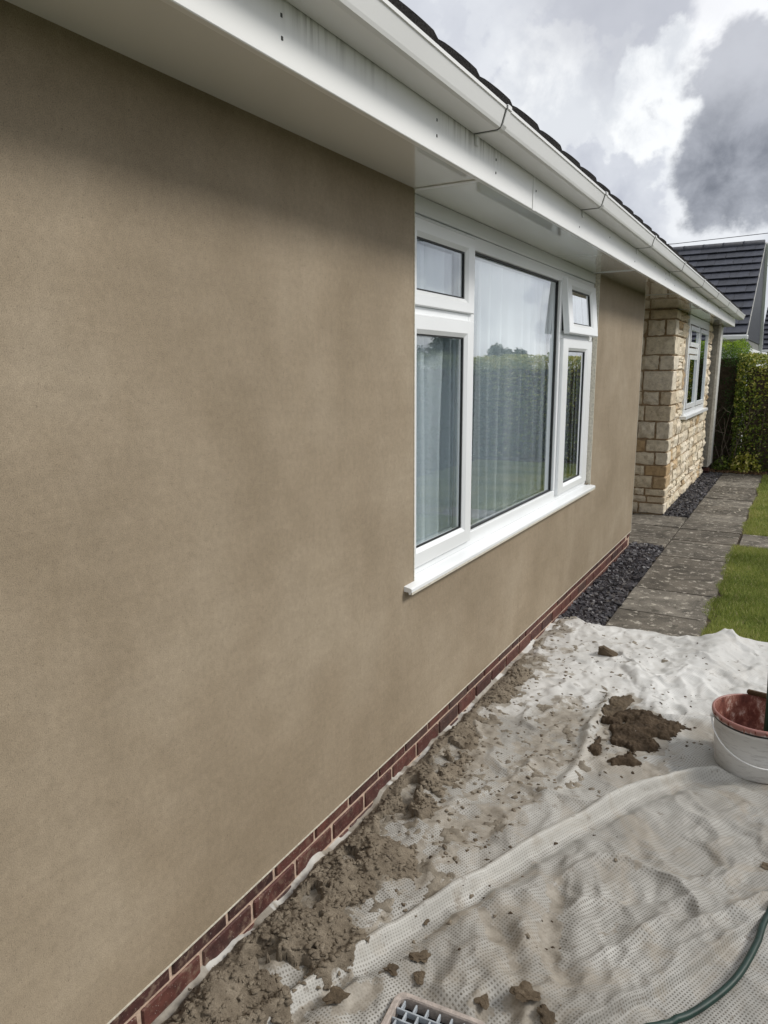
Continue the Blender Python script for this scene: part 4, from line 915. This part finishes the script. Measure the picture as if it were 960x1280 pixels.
# ---------------------------------------------------------------- drain cover
DC = empty('drain_cover', (GC[0], GC[1], .030), 'grey plastic grid drain cover in a dusty pink frame poking through the sheet', 'drain cover', None, GA)
def rrect(hx, hy, r, z, m=6):
    out = []
    for cx, cy, a0 in ((hx-r, hy-r, 0), (-hx+r, hy-r, 90), (-hx+r, -hy+r, 180), (hx-r, -hy+r, 270)):
        for k in range(m+1): a = R(a0+90*k/m); out.append((cx+r*math.cos(a), cy+r*math.sin(a), z))
    return out
rings = [rrect(.134, .134, .030, -.03), rrect(.134, .134, .030, .006), rrect(.130, .130, .028, .012), rrect(.118, .118, .022, .012), rrect(.115, .115, .020, .008), rrect(.115, .115, .020, -.03)]
v = [p for r_ in rings for p in r_]; k = len(rings[0]); f = [(i*k+j, i*k+(j+1) % k, (i+1)*k+(j+1) % k, (i+1)*k+j) for i in range(5) for j in range(k)]
me = fm('frame', v, f); bm = bmesh.new(); bm.from_mesh(me); bmesh.ops.recalc_face_normals(bm, faces=bm.faces); bm.to_mesh(me); bm.free()
link('frame', me, M['pvcframe'], DC)
for i in range(7):
    yb = -.096+i*.032+.0
    if i: box('grid_bar', M['pvcgrid'], DC, -.1145, .1145, yb-.0185, yb-.0135, -.012, .007, .001)
for i in range(7):
    yb = -.096+i*.032
    for j in range(-3, 4):
        xb = j*.034+(.017 if i % 2 else 0)
        if abs(xb) < .11: box('grid_bar', M['pvcgrid'], DC, xb-.0025, xb+.0025, max(yb-.0133, -.1145), min(yb+.0133, .1145), -.011, .0063, .0008)
box('shaft', M['hole'], DC, -.1145, .1145, -.1145, .1145, -.029, -.024)

# ---------------------------------------------------------------- bucket
BX, BY = 1.305, 3.345
BS = 1.13
BK = empty('bucket', (BX, BY, .016), 'round white plastic bucket crusted inside with red-brown slurry, at the right edge of the photo', 'bucket'); BK.scale = (BS, BS, 1)
m, t, n = material('scuffed_white_bucket'); co = objco(n)
c = mixc(n, math_(n, 'MULTIPLY', sstep(n, noise(n, stretch(n, co, (14, 14, 70)), 1.6, 5.0, 0.65), 0.5, 0.66), 0.55), (0.68, 0.68, 0.67), (0.40, 0.39, 0.385))
zb_ = n('SeparateXYZ', {0: co}).outputs[2]
c = mixc(n, math_(n, 'MULTIPLY', sstep(n, math_(n, 'ADD', zb_, math_(n, 'MULTIPLY', noise(n, stretch(n, co, (1, 1, .25)), 55, 4.0, .6), .06)), 0.243, 0.262), .9), c, (0.27, 0.085, 0.06))
finish(t, n, n('BsdfPrincipled', {'Base Color': c, 'Roughness': 0.42, 'Normal': bump(n, noise(n, stretch(n, co, (1, 1, 6)), 14, 4.0, .6), .35, .004)})); M['bucket'] = m
m, t, n = material('dried_red_slurry'); co = objco(n)
c = ramp(n, noise(n, stretch(n, co, (1, 1, .5)), 30, 7.0, 0.7), [(0.3, (0.075, 0.022, 0.015)), (0.48, (0.17, 0.048, 0.032)), (0.58, (0.30, 0.13, 0.095)), (0.66, (0.58, 0.44, 0.38))])
finish(t, n, n('BsdfPrincipled', {'Base Color': c, 'Roughness': 0.75, 'Normal': bump(n, noise(n, co, 90, 5.0, .7), .6, .004)})); M['slurry'] = m
link('body', lathe('body', [(0, .0), (.142, 0), (.146, .004), (.1525, .10), (.158, .196), (.1615, .198), (.1625, .214)], 72), M['bucket'], BK, True)
link('rim_band', lathe('rim_band', [(.1626, .2135), (.1640, .2135), (.1645, .222), (.1630, .2225)], 72), M['black'], BK, True)
link('rim', lathe('rim', [(.158, .222), (.1665, .2225), (.1685, .228), (.1685, .240), (.165, .2455), (.160, .246), (.1575, .240)], 72), M['bucket'], BK, True)
link('lining', lathe('lining', [(.1585, .243), (.1560, .238), (.151, .15), (.146, .055), (.0, .050)], 72), M['slurry'], BK, True)
# bail handle hanging down on the near side
hp = []
for k in range(33):
    a = math.pi*k/32; th = R(196)+a   # from the left ear round the near side
    drop = math.sin(a)**.8; r_ = .171+.004*drop
    hp.append((r_*math.cos(th), r_*math.sin(th), .212-.128*drop))
link('bail_handle', tube_mesh('bail_handle', hp, .0032, 8), M['upvc'], BK, True)
for th in (R(196), R(16)):
    o = link('handle_ear', clod_mesh('handle_ear', .010, 2, 1.0, 0, M['bucket']), None, BK, True); o.location = (.166*math.cos(th), .166*math.sin(th), .212)
rsb = random.Random(4)
for k in range(7):
    th = R(210+k*14+rsb.uniform(-4, 4)); L = rsb.uniform(.010, .030)
    link('slurry_drip', tube_mesh('slurry_drip', [(.1695*math.cos(th), .1695*math.sin(th), .242), (.1698*math.cos(th), .1698*math.sin(th), .242-L*.6), (.166*math.cos(th), .166*math.sin(th), .242-L)], [.003, .0025, .0012], 6), M['slurry'], BK, True)
# slurry left inside and a tool standing in it
o = link('leaf', clod_mesh('leaf', .05, 3, .35, .5, M['wood'], 12)); o.name = 'slurry_lump'; o.data.name = 'slurry_lump'; o.location = (1.305, 3.30, .085); tag(o, 'brown lump of stiff slurry sticking up inside the white bucket', 'slurry')
TL = empty('hand_tool', (1.35, 3.34, .07), 'green handled tool standing upright in the white bucket', 'hand tool')
link('handle', tube_mesh('handle', [(-.012, 0, .03), (-.013, .004, .16), (-.014, .008, .27), (-.016, .010, .385)], [.013, .012, .012, .014], 12), M['darkgreen'], TL, True)
link('ferrule', tube_mesh('ferrule', [(-.012, -.002, .005), (-.012, 0, .09)], [.024, .019], 12), M['green'], TL, True)
box('blade', M['wood'], TL, -.085, .05, -.012, .012, -.018, .06, .004)
o = link('wooden_float', MB().box(-.075, .075, -.011, .011, -.010, .010).mesh('wooden_float', .004, 2), M['wood']); o.location = (1.318, 3.515, .272); o.rotation_euler = (0, R(1), R(-6))
tag(o, 'short brown wooden stick resting across the far rim of the bucket', 'stick')

# ---------------------------------------------------------------- hose
hp = spline([(4.2, 3.6, .02), (3.4, 4.4, .03), (2.6, 4.1, .03), (2.0, 3.55, .04), (1.66, 3.0, .045), (1.50, 2.62, .052), (1.395, 2.303, .060), (1.369, 2.16, .055), (1.326, 2.005, .046), (1.257, 1.876, .034), (1.173, 1.758, .030), (1.085, 1.64, .034), (1.0, 1.50, .036), (.94, 1.3, .036), (.92, .9, .03)], 10)
hp = [Vector((p.x, p.y, max(p.z, zat(p.x, p.y)+.010))) for p in hp]
o = link('garden_hose', tube_mesh('garden_hose', hp, .0100, 14), M['hose'], None, True); tag(o, 'dark green garden hose curving over the sheet at the bottom right', 'hose')

# ================================================================== SLATE, GRASS, HEDGES
def chips(name, x0, x1, y0, y1, N, label):
    rs = np.random.RandomState(abs(hash(label)) % 1000 if False else len(label)); V = []; F = []; off = 0
    for i in range(N):
        x = rs.uniform(x0, x1); y = rs.uniform(y0, y1); m = 6; r = rs.uniform(.013, .034); a0 = rs.rand()*6.28
        an = a0+np.arange(m)*2*np.pi/m+rs.uniform(-.3, .3, m); rr = r*rs.uniform(.6, 1.1, m); th = rs.uniform(.004, .010)
        e = rs.uniform(.55, .9); top = np.stack([np.cos(an)*rr, np.sin(an)*rr*e, np.full(m, th)], -1); bot = top*np.array([.9, .9, -1])
        v = np.concatenate([top, bot]); tx, ty, tz = rs.normal(0, .33), rs.normal(0, .33), rs.rand()*6.28
        Rm = np.array(Euler((tx, ty, tz)).to_matrix()); v = v@Rm.T+np.array([x, y, rs.uniform(-.014, .008)+.010*(fbm(np.array([x*8]), np.array([y*8]), 7, 2)[0])])
        V.append(v); F += [tuple(off+k for k in range(m)), tuple(off+m+k for k in reversed(range(m)))]+[(off+k, off+m+k, off+m+(k+1) % m, off+(k+1) % m) for k in range(m)]; off += 2*m
    me = fm(name, np.concatenate(V), F); o = link(name, me, M['slate']); return tag(o, label, 'slate chippings', None, 'stuff')
M['slate'] = None
m, t, n = material('slate_chips'); isl = n('NewGeometry').outputs['Random Per Island']
c = ramp(n, isl, [(0, (0.022, 0.021, 0.025)), (0.5, (0.046, 0.043, 0.050)), (0.85, (0.088, 0.082, 0.090)), (1, (0.16, 0.15, 0.145))])
pos = n('NewGeometry').outputs['Position']
finish(t, n, n('BsdfPrincipled', {'Base Color': c, 'Roughness': 0.5, 'Normal': bump(n, noise(n, pos, 80, 4.0, .6), .4, .003)})); M['slate'] = m
sb = box('slate_bed_base', M['soil'], None, -.014, .298, 4.4, 7.392, -.028, -.012); tag(sb, kind='structure'); sb.name = 'border_soil'
sb = box('border_soil', M['soil'], None, .0, .298, 9.082, 13.4, -.028, -.012); tag(sb, kind='structure')
chips('slate_chippings', -.005, .292, 4.70, 7.385, 3600, 'purple-grey slate chippings between the brick base and the path')
chips('slate_chippings', .01, .292, 9.10, 13.2, 3200, 'purple-grey slate chippings along the foot of the stone wall')

def blades(name, N, region, hmin, hmax, width, seed, mat):
    rs = np.random.RandomState(seed); X, Y = region(rs, N); N = len(X)
    h = rs.uniform(hmin, hmax, N)*(.6+.8*fbm(X*3, Y*3, 151, 3)); a = rs.rand(N)*6.28; ln_ = rs.normal(0, .45, (N, 2))*h[:, None]; w = width*rs.uniform(.6, 1.3, N)
    dx, dy = np.cos(a)*w, np.sin(a)*w; z0 = np.full(N, -.014)
    p0 = np.stack([X-dx, Y-dy, z0], -1); p1 = np.stack([X+dx, Y+dy, z0], -1)
    m0 = np.stack([X-dx*.7+ln_[:, 0]*.35, Y-dy*.7+ln_[:, 1]*.35, z0+h*.6], -1); m1 = np.stack([X+dx*.7+ln_[:, 0]*.35, Y+dy*.7+ln_[:, 1]*.35, z0+h*.6], -1)
    tp = np.stack([X+ln_[:, 0], Y+ln_[:, 1], z0+h], -1)
    co = np.stack([p0, p1, m1, m0, tp], 1).reshape(-1, 3); b = np.arange(N)*5
    tri = np.concatenate([np.stack([b, b+1, b+2], -1), np.stack([b, b+2, b+3], -1), np.stack([b+3, b+2, b+4], -1)])
    me = np_mesh(name, co, tri); tint = np.clip(.42+.9*(fbm(X*2.2, Y*2.2, 161, 4)-.5)+rs.normal(0, .17, N), 0, 1)
    tint = np.where(rs.rand(N) < .05, 1.0, tint)
    at = me.attributes.new('tint', 'FLOAT', 'POINT'); at.data.foreach_set('value', np.repeat(tint, 5).astype(np.float32))
    return link(name, me, mat)
def reg(x0, x1, y0, y1, edge=.05):
    def f(rs, N):
        X = rs.uniform(x0-edge, x1, N); Y = rs.uniform(y0, y1, N); lim = x0-edge*1.6*(fbm(Y*4, Y*0, 171, 4)-.25); k = X > lim; return X[k], Y[k]
    return f
g1 = blades('grass', 95000, reg(.930, 2.3, 4.55, 7.79, .09), .018, .042, .0016, 1, M['grass']); tag(g1, 'short green lawn beside the near stretch of path', 'grass', None, 'stuff')
g2 = blades('grass', 80000, reg(.930, 2.6, 8.42, 13.35, .05), .020, .045, .0024, 2, M['grass']); tag(g2, 'short green lawn beyond the paved cross path', 'grass', None, 'stuff')
g3 = blades('grass', 70000, lambda rs, N: (rs.uniform(2.3, 4.0, N), rs.uniform(-2.8, 13.3, N)), .02, .045, .004, 3, M['grass']); tag(g3, 'green lawn running up to the roadside hedge', 'grass', None, 'stuff')

def leaf_cloud(name, P, Nrm, size, mat, tint, seed, parent=None, aspect=.55, curl=.35):
    """one small folded leaf per point"""
    rs = np.random.RandomState(seed); N = len(P); s_ = size*rs.uniform(.6, 1.3, N)[:, None]
    d = Nrm+rs.normal(0, .75, (N, 3)); d /= np.linalg.norm(d, axis=1)[:, None]
    r_ = rs.normal(0, 1, (N, 3)); t = np.cross(d, r_); t /= np.linalg.norm(t, axis=1)[:, None]; b = np.cross(d, t)
    a = P-t*s_*.5; c = P+t*s_*.5; l = P+b*s_*aspect*.5+d*s_*curl*.3; r2_ = P-b*s_*aspect*.5+d*s_*curl*.3
    co = np.stack([a, l, c, r2_], 1).reshape(-1, 3); i = np.arange(N)*4
    tri = np.concatenate([np.stack([i, i+1, i+2], -1), np.stack([i, i+2, i+3], -1)])
    me = np_mesh(name, co, tri); at = me.attributes.new('tint', 'FLOAT', 'POINT'); at.data.foreach_set('value', np.repeat(np.clip(tint, 0, 1), 4).astype(np.float32))
    return link(name, me, mat, parent)
def hedge_pts(x0, x1, y0, y1, z0, z1, N, seed, depth=.22, lump=.12):
    """points in the outer shell of a lumpy box"""
    rs = np.random.RandomState(seed); hx, hy, hz = (x1-x0)/2, (y1-y0)/2, (z1-z0)
    areas = np.array([2*hy*hz, 2*hy*hz, 2*hx*hz, 2*hx*hz, 4*hx*hy]); f = rs.choice(5, N, p=areas/areas.sum())
    u = rs.uniform(-1, 1, N); v = rs.uniform(0, 1, N); w = rs.uniform(-1, 1, N)
    x = np.where(f == 0, -1, np.where(f == 1, 1, u)); y = np.where(f == 2, -1, np.where(f == 3, 1, np.where(f < 2, u, w))); z = np.where(f == 4, 1, v)
    nr = np.zeros((N, 3)); nr[f == 0, 0] = -1; nr[f == 1, 0] = 1; nr[f == 2, 1] = -1; nr[f == 3, 1] = 1; nr[f == 4, 2] = 1
    X = (x0+x1)/2+x*hx; Y = (y0+y1)/2+y*hy; Z = z0+z*hz
    # round the top edges
    e = np.maximum(np.abs(x), np.abs(y)); 
    k = lump*(fbm(X*2.7+Z*1.7, Y*2.7+Z*2.3, seed, 4)-.55)*2
    dp = -depth*rs.rand(N)**1.6+k
    P = np.stack([X, Y, Z], -1)+nr*dp[:, None]
    top = np.clip((P[:, 2]-(z1-.25))/.25, 0, 1); cx, cy = (x0+x1)/2, (y0+y1)/2
    P[:, 0] = cx+(P[:, 0]-cx)*(1-.10*top**2*(hx < 1)); P[:, 1] = cy+(P[:, 1]-cy)*(1-.16*top**2)
    return P, nr, dp
# conifer end of the hedge: green top, bare twigs below
CH = empty('conifer_hedge', (.0, 14.1, 0), 'dark conifer hedge with bright green top and bare brown twigs beside the house end', 'hedge')
P, nr, dp = hedge_pts(-1.3, .50, 13.62, 14.9, .95, 2.18, 15000, 181, .30, .13)
keep = ~((nr[:, 1] < 0) & (P[:, 2] < 1.75) & (fbm(P[:, 0]*5, P[:, 2]*4, 183, 3) < .62))
P, nr, dp = P[keep], nr[keep], dp[keep]
tt = .18+.95*np.clip((P[:, 2]-1.75)/.45, 0, 1)*fbm(P[:, 0]*7, P[:, 2]*7+P[:, 1]*5, 185, 3)*1.5+.5*(dp > .0)*0
P[:, :] -= np.array([0, 14.1, 0]); leaf_cloud('foliage', P, nr, .040, M['conifer'], tt+np.random.RandomState(3).normal(0, .12, len(P)), 187, CH, .4)
P, nr, dp = hedge_pts(-1.3, .50, 13.85, 14.9, .02, 1.1, 3500, 189, .35, .15)
leaf_cloud('inner_foliage', P-np.array([0, 14.1, 0]), nr, .045, M['conifer'], np.random.RandomState(4).uniform(0, .35, len(P)), 191, CH, .4)
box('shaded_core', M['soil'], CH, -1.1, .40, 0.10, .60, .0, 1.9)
rb = random.Random(9)
for k in range(26):
    x = rb.uniform(-.9, .46); y = -.34+rb.uniform(-.10, .16); p = Vector((x, y, 0)); pts = [p.copy()]; dr = Vector((rb.uniform(-.25, .35), rb.uniform(-.12, .05), 1))
    for s_ in range(6): dr += Vector((rb.uniform(-.3, .3), rb.uniform(-.15, .1), 0)); p = p+dr.normalized()*rb.uniform(.16, .27); pts.append(p.copy())
    link('twig', tube_mesh('twig', pts, [.011-.0016*i for i in range(7)], 5), M['bark'], CH)
    for s_ in range(3):
        q0 = pts[rb.randint(1, 5)]; d = Vector((rb.uniform(-1, 1), rb.uniform(-.5, 0), rb.uniform(.2, .9))).normalized()*rb.uniform(.15, .35)
        link('twig', tube_mesh('twig', [q0, q0+d*.5+Vector((0, 0, -.02)), q0+d], [.005, .004, .002], 4), M['bark'], CH)
VH = empty('variegated_hedge', (2.5, 14.1, 0), 'clipped yellow-green variegated hedge at the end of the path', 'hedge')
P, nr, dp = hedge_pts(.36, 4.9, 13.56, 14.7, .03, 1.97, 42000, 193, .24, .12)
rs = np.random.RandomState(6); hi = np.clip((P[:, 2]-.7)/1.3, 0, 1)
tt = .22+.55*hi*fbm(P[:, 0]*6, P[:, 2]*6+P[:, 1]*4, 195, 3)*1.3+rs.normal(0, .17, len(P))+.10*(dp > -.05); tt = np.where(rs.rand(len(P)) < .06+.10*hi, rs.uniform(.75, 1.0, len(P)), tt)
leaf_cloud('foliage', P-np.array([2.5, 14.1, 0]), nr, .046, M['varieg'], tt, 197, VH, .6)
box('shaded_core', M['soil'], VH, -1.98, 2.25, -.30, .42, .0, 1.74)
for k in range(30):
    x = rb.uniform(-2.0, 2.2); link('stem', tube_mesh('stem', [(x, -.3, 0), (x+rb.uniform(-.1, .1), -.36, .5), (x+rb.uniform(-.2, .2), -.40, 1.1)], [.010, .008, .004], 5), M['bark'], VH)
RH = empty('roadside_hedge', (4.5, 5, 0), 'long dark privet hedge across the lawn, seen mirrored in the big window', 'hedge')
P, nr, dp = hedge_pts(3.85, 4.9, -4, 13.5, .02, 2.0, 30000, 199, .2, .14)
rs = np.random.RandomState(8); tt = .34+.9*np.clip((P[:, 2]-1.35)/.5, 0, 1)*rs.rand(len(P))+rs.normal(0, .15, len(P))
leaf_cloud('foliage', P-np.array([4.5, 5, 0]), nr, .085, M['privet'], tt, 201, RH, .6)
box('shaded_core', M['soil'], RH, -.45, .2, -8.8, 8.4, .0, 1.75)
# plants at the hedge foot
def low_plant(x, y, h, r, N, seed, label, lo, hi_):
    pl_ = empty('low_shrub', (x, y, 0), label, 'shrub'); rs = np.random.RandomState(seed)
    d = rs.normal(0, 1, (N, 3)); d[:, 2] = np.abs(d[:, 2]); d /= np.linalg.norm(d, axis=1)[:, None]; P = d*np.array([r, r*.7, h])*(rs.rand(N)**.4)[:, None]
    leaf_cloud('foliage', P, d, .060, M['varieg'], rs.uniform(lo, hi_, N), seed+1, pl_, .5)
    for k in range(6): a = rs.rand()*6.28; link('stem', tube_mesh('stem', [(0, 0, 0), (r*.4*math.cos(a), r*.3*math.sin(a), h*.5), (r*.7*math.cos(a), r*.5*math.sin(a), h*.85)], [.006, .004, .002], 4), M['bark'], pl_)
low_plant(.62, 13.50, .38, .26, 420, 210, 'small pale leaved variegated shrub at the foot of the hedge by the path end', .45, 1.0)
low_plant(.30, 13.62, .26, .22, 260, 214, 'low dark green plant among the twigs at the hedge foot', .0, .5)
# dead leaves and litter where the path meets the hedge
def litter(rs, N): return rs.uniform(.05, .95, N), rs.uniform(13.25, 13.55, N)
rs = np.random.RandomState(11); X, Y = litter(rs, 700); P = np.stack([X, Y, rs.uniform(.004, .03, 700)], -1)
lt = leaf_cloud('leaf_litter', P, np.tile([0, 0, 1.], (700, 1)), .035, simple('dead_leaf', (0.17, 0.105, 0.06), .9, .2, rnd=.3), rs.rand(700), 215); tag(lt, 'brown dead leaves and soil where the path meets the hedge', 'leaf litter', None, 'stuff')
# fallen bits on the far slabs
X = rs.uniform(.34, .88, 90); Y = rs.uniform(9.3, 13.2, 90); P = np.stack([X, Y, np.full(90, .006)], -1)
lt = leaf_cloud('fallen_leaves', P, np.tile([0, 0, 3.], (90, 1)), .04, simple('bleached_leaf', (0.42, 0.38, 0.31), .9), rs.rand(90), 217); tag(lt, 'pale fallen leaves scattered on the far path slabs', 'fallen leaves', None, 'stuff')

# trees a street away (mirrored in the glass)
def tree(x, y, h, r, seed, label):
    t_ = empty('tree', (x, y, 0), label, 'tree', 'trees across the road'); rs = np.random.RandomState(seed); rb = random.Random(seed)
    link('trunk', tube_mesh('trunk', [(0, 0, -.03), (rb.uniform(-.1, .1), .05, h*.3), (rb.uniform(-.2, .2), 0, h*.6), (0, 0, h*.85)], [.22, .16, .10, .03], 10), M['bark'], t_)
    for k in range(9):
        a = rb.uniform(0, 6.28); z0 = h*rb.uniform(.3, .65); L = r*rb.uniform(.5, .9)
        link('limb', tube_mesh('limb', [(0, 0, z0), (L*.5*math.cos(a), L*.5*math.sin(a), z0+L*.35), (L*math.cos(a), L*math.sin(a), z0+L*.6)], [.08, .05, .015], 6), M['bark'], t_)
    cs = []
    for k in range(26):
        d = rs.normal(0, 1, 3); d /= np.linalg.norm(d); cs.append((d*np.array([r, r, h*.34])*rs.uniform(.35, 1))+np.array([0, 0, h*.64]))
    PP = []; NN = []
    for c in cs:
        d = rs.normal(0, 1, (260, 3)); d /= np.linalg.norm(d, axis=1)[:, None]; PP.append(c+d*r*.30*(rs.rand(260)**.4)[:, None]); NN.append(d)
    PP = np.concatenate(PP); leaf_cloud('crown', PP, np.concatenate(NN), .20, M['oak'], np.clip(.3+.6*(PP[:, 2]/h-.5)+rs.normal(0, .2, len(PP)), 0, 1), seed+1, t_, .6)
for i, (x, y, h, r, lb) in enumerate(((21, 48, 4.3, 2.2, 'round dark tree, tallest of those mirrored in the big window'), (15, 44, 2.9, 1.8, 'low bushy tree left of the tall one in the reflection'), (27, 50, 3.5, 2.2, 'broad low tree at the right of the mirrored row'), (33, 46, 3.8, 2.6, 'wide spreading tree furthest off across the road'))): tree(x, y, h, r, 300+i*7, lb)

# ================================================================== NEIGHBOURS
NH = empty('neighbouring_house', (.22, 17.5, 0), 'house next door with steep slate-grey tiled roof and grey gable above the hedge', 'house')
ez, rz_, ry = 2.46, 4.80, 3.8
npit = math.atan2(rz_-ez, ry); L = math.hypot(rz_-ez, ry)
link('walls', MB().box(-7, -.10, .35, 7.0, -.03, 2.40).mesh('walls'), M['nwhite'], NH)
rf = link('roof', fm('roof', [(-7.3, 0, ez-.05), (0, 0, ez-.05), (0, ry, rz_-.06), (-7.3, ry, rz_-.06), (-7.3, 0, ez-.12), (0, 0, ez-.12), (0, ry+3.6, ez-.1), (-7.3, ry+3.6, ez-.1)], [(0, 1, 2, 3), (4, 7, 6, 5), (0, 4, 5, 1), (3, 2, 6, 7), (1, 5, 6, 2), (0, 3, 7, 4)]), M['ntile'], NH)
tw, ga = .42, L/12
tmn = MB().box(-tw/2+.003, tw/2-.003, -ga-.045, .012, .004, .026).mesh('roof_tile', .003); tmn.materials.append(M['ntile'])
for r_ in range(12):
    n_ = 15
    for k in range(n_):
        x = -tw*(k+.5)-(tw/2 if r_ % 2 else 0)
        if r_ % 2 and k == 0:
            hm = MB().box(-tw/4+.003, tw/4-.003, -ga-.045, .012, .004, .026).mesh('roof_tile', .003); hm.materials.append(M['ntile'])
            o = link('roof_tile', hm, None, rf); s0 = (r_+1)*ga; o.location = (-tw/4, s0*math.cos(npit), ez+s0*math.sin(npit)-.03); o.rotation_euler = (npit-.115, 0, 0)
        o = link('roof_tile', tmn, None, rf); s0 = (r_+1)*ga
        o.location = (x, s0*math.cos(npit), ez+s0*math.sin(npit)-.03+random.uniform(-.003, .003)); o.rotation_euler = (npit-.115, 0, random.uniform(-.006, .006))
rdg = lathe('ridge_tile', [(.10, 0), (.11, .005), (.11, .45), (.115, .455), (.115, .49), (.10, .49)], 12); rdg.materials.append(M['ntile'])
for k in range(16):
    o = link('ridge_tile', rdg, None, rf, True); o.location = (-.02-.47*k, ry, rz_-.03); o.rotation_euler = (0, -math.pi/2, 0)
link('gable', MB().mesh('x') if False else fm('gable', [(-.02, .25, 2.17), (-.02, .25, ez-.02), (-.02, ry, rz_-.10), (-.02, 5.2, 2.17), (-.14, .25, 2.17), (-.14, .25, ez-.02), (-.14, ry, rz_-.10), (-.14, 5.2, 2.17)], [(0, 3, 2, 1), (4, 5, 6, 7), (0, 4, 7, 3), (0, 1, 5, 4), (1, 2, 6, 5), (2, 3, 7, 6)]), M['nclad'], NH)
def slope_strip(name, mat, y0, z0, y1, z1, x0, x1, w):
    d = Vector((0, y1-y0, z1-z0)).normalized(); nrm_ = Vector((0, -d.z, d.y))*w
    v = []
    for x in (x0, x1): v += [(x, y0, z0), (x, y1, z1), (x, y1+nrm_.y, z1+nrm_.z), (x, y0+nrm_.y, z0+nrm_.z)]
    me = fm(name, v, [(0, 1, 2, 3), (4, 7, 6, 5), (0, 4, 5, 1), (1, 5, 6, 2), (2, 6, 7, 3), (3, 7, 4, 0)]); bm = bmesh.new(); bm.from_mesh(me); bmesh.ops.recalc_face_normals(bm, faces=bm.faces); bm.to_mesh(me); bm.free()
    return link(name, me, M[mat], NH)
slope_strip('verge_trim', 'ribedge', 0.02, ez-.05, ry, rz_-.05, -.019, .004, .030)
slope_strip('corner_board', 'pinkish', 5.36, 2.05, ry+.06, rz_-.02, -.018, .05, -.12)
slope_strip('bargeboard', 'nwhite', 5.22, 2.05, ry-.02, rz_-.02, -.016, .07, -.07)
box('lower_wall', M['nwhite'], NH, -.10, .03, .30, 5.3, -.03, 2.165); box('fascia_board', M['nwhite'], NH, -7.3, .01, -.045, -.02, ez-.17, ez-.03)
box('gutter', M['upvc'], NH, -7.3, .03, -.14, -.0455, ez-.14, ez-.05, .01); box('downpipe', M['upvc'], NH, -.16, -.09, .27, .345, 0, 2.33, .01)
w_ = box('window', M['nwhite'], NH, -1.6, -.5, .30, .345, 1.0, 2.2); box('pane', M['glass'], w_, -1.52, -.58, .29, .298, 1.08, 2.12)
TH = empty('far_house', (3.0, 27, 0), 'farther house whose blue-grey roof just shows at the right edge behind the gable', 'house')
link('walls', MB().box(-2.7, 1.1, .3, 8, -.03, 2.3).mesh('walls'), M['nwhite'], TH)
rf2 = link('roof', MB().prism_y([(-3.0, 0), (5.3, 0), (5.3, .1), (-3.0, .1)], 0, .1).mesh('x'), M['ntile'], TH); rf2.name = 'roof'
rf2.data = fm('roof', [(-3.0, -.1, 2.3), (1.4, -.1, 2.3), (1.4, 3.0, 3.85), (-3.0, 3.0, 3.85), (-3.0, 6.5, 2.3), (1.4, 6.5, 2.3)], [(0, 1, 2, 3), (3, 2, 5, 4), (0, 3, 4), (1, 5, 2), (0, 4, 5, 1)]); rf2.data.materials.append(M['ntile'])
for r_ in range(9):
    box('tile_course', M['ntile'], rf2, -3.0, 1.4, -.12+r_*.34, .24+r_*.34, 2.325+r_*.17, 2.352+r_*.17)
box('gutter', M['upvc'], TH, -3.0, 1.4, -.22, -.10, 2.22, 2.30, .01)
cb = link('telephone_cable', tube_mesh('telephone_cable', [(-40, 21.6, 11.5), (-20, 21.4, 7.6), (-9, 21.25, 5.7), (-4, 21.2, 5.0), (-1.9, 21.1, 4.93), (.3, 21.0, 4.98), (6, 20.6, 5.6), (14, 20, 6.9), (40, 18, 11.5)], .008, 6), M['black']); tag(cb, 'thin black telephone cable strung above the neighbouring ridge', 'cable')
cb = link('telephone_cable', tube_mesh('telephone_cable', [(60, -12, 14), (30, 9, 8.5), (16, 18, 6.7), (9, 30, 6.4), (2, 46, 7.2), (-14, 80, 11)], .02, 6), M['black']); tag(cb, 'thin cable over the road, mirrored as a line in the big pane', 'cable')
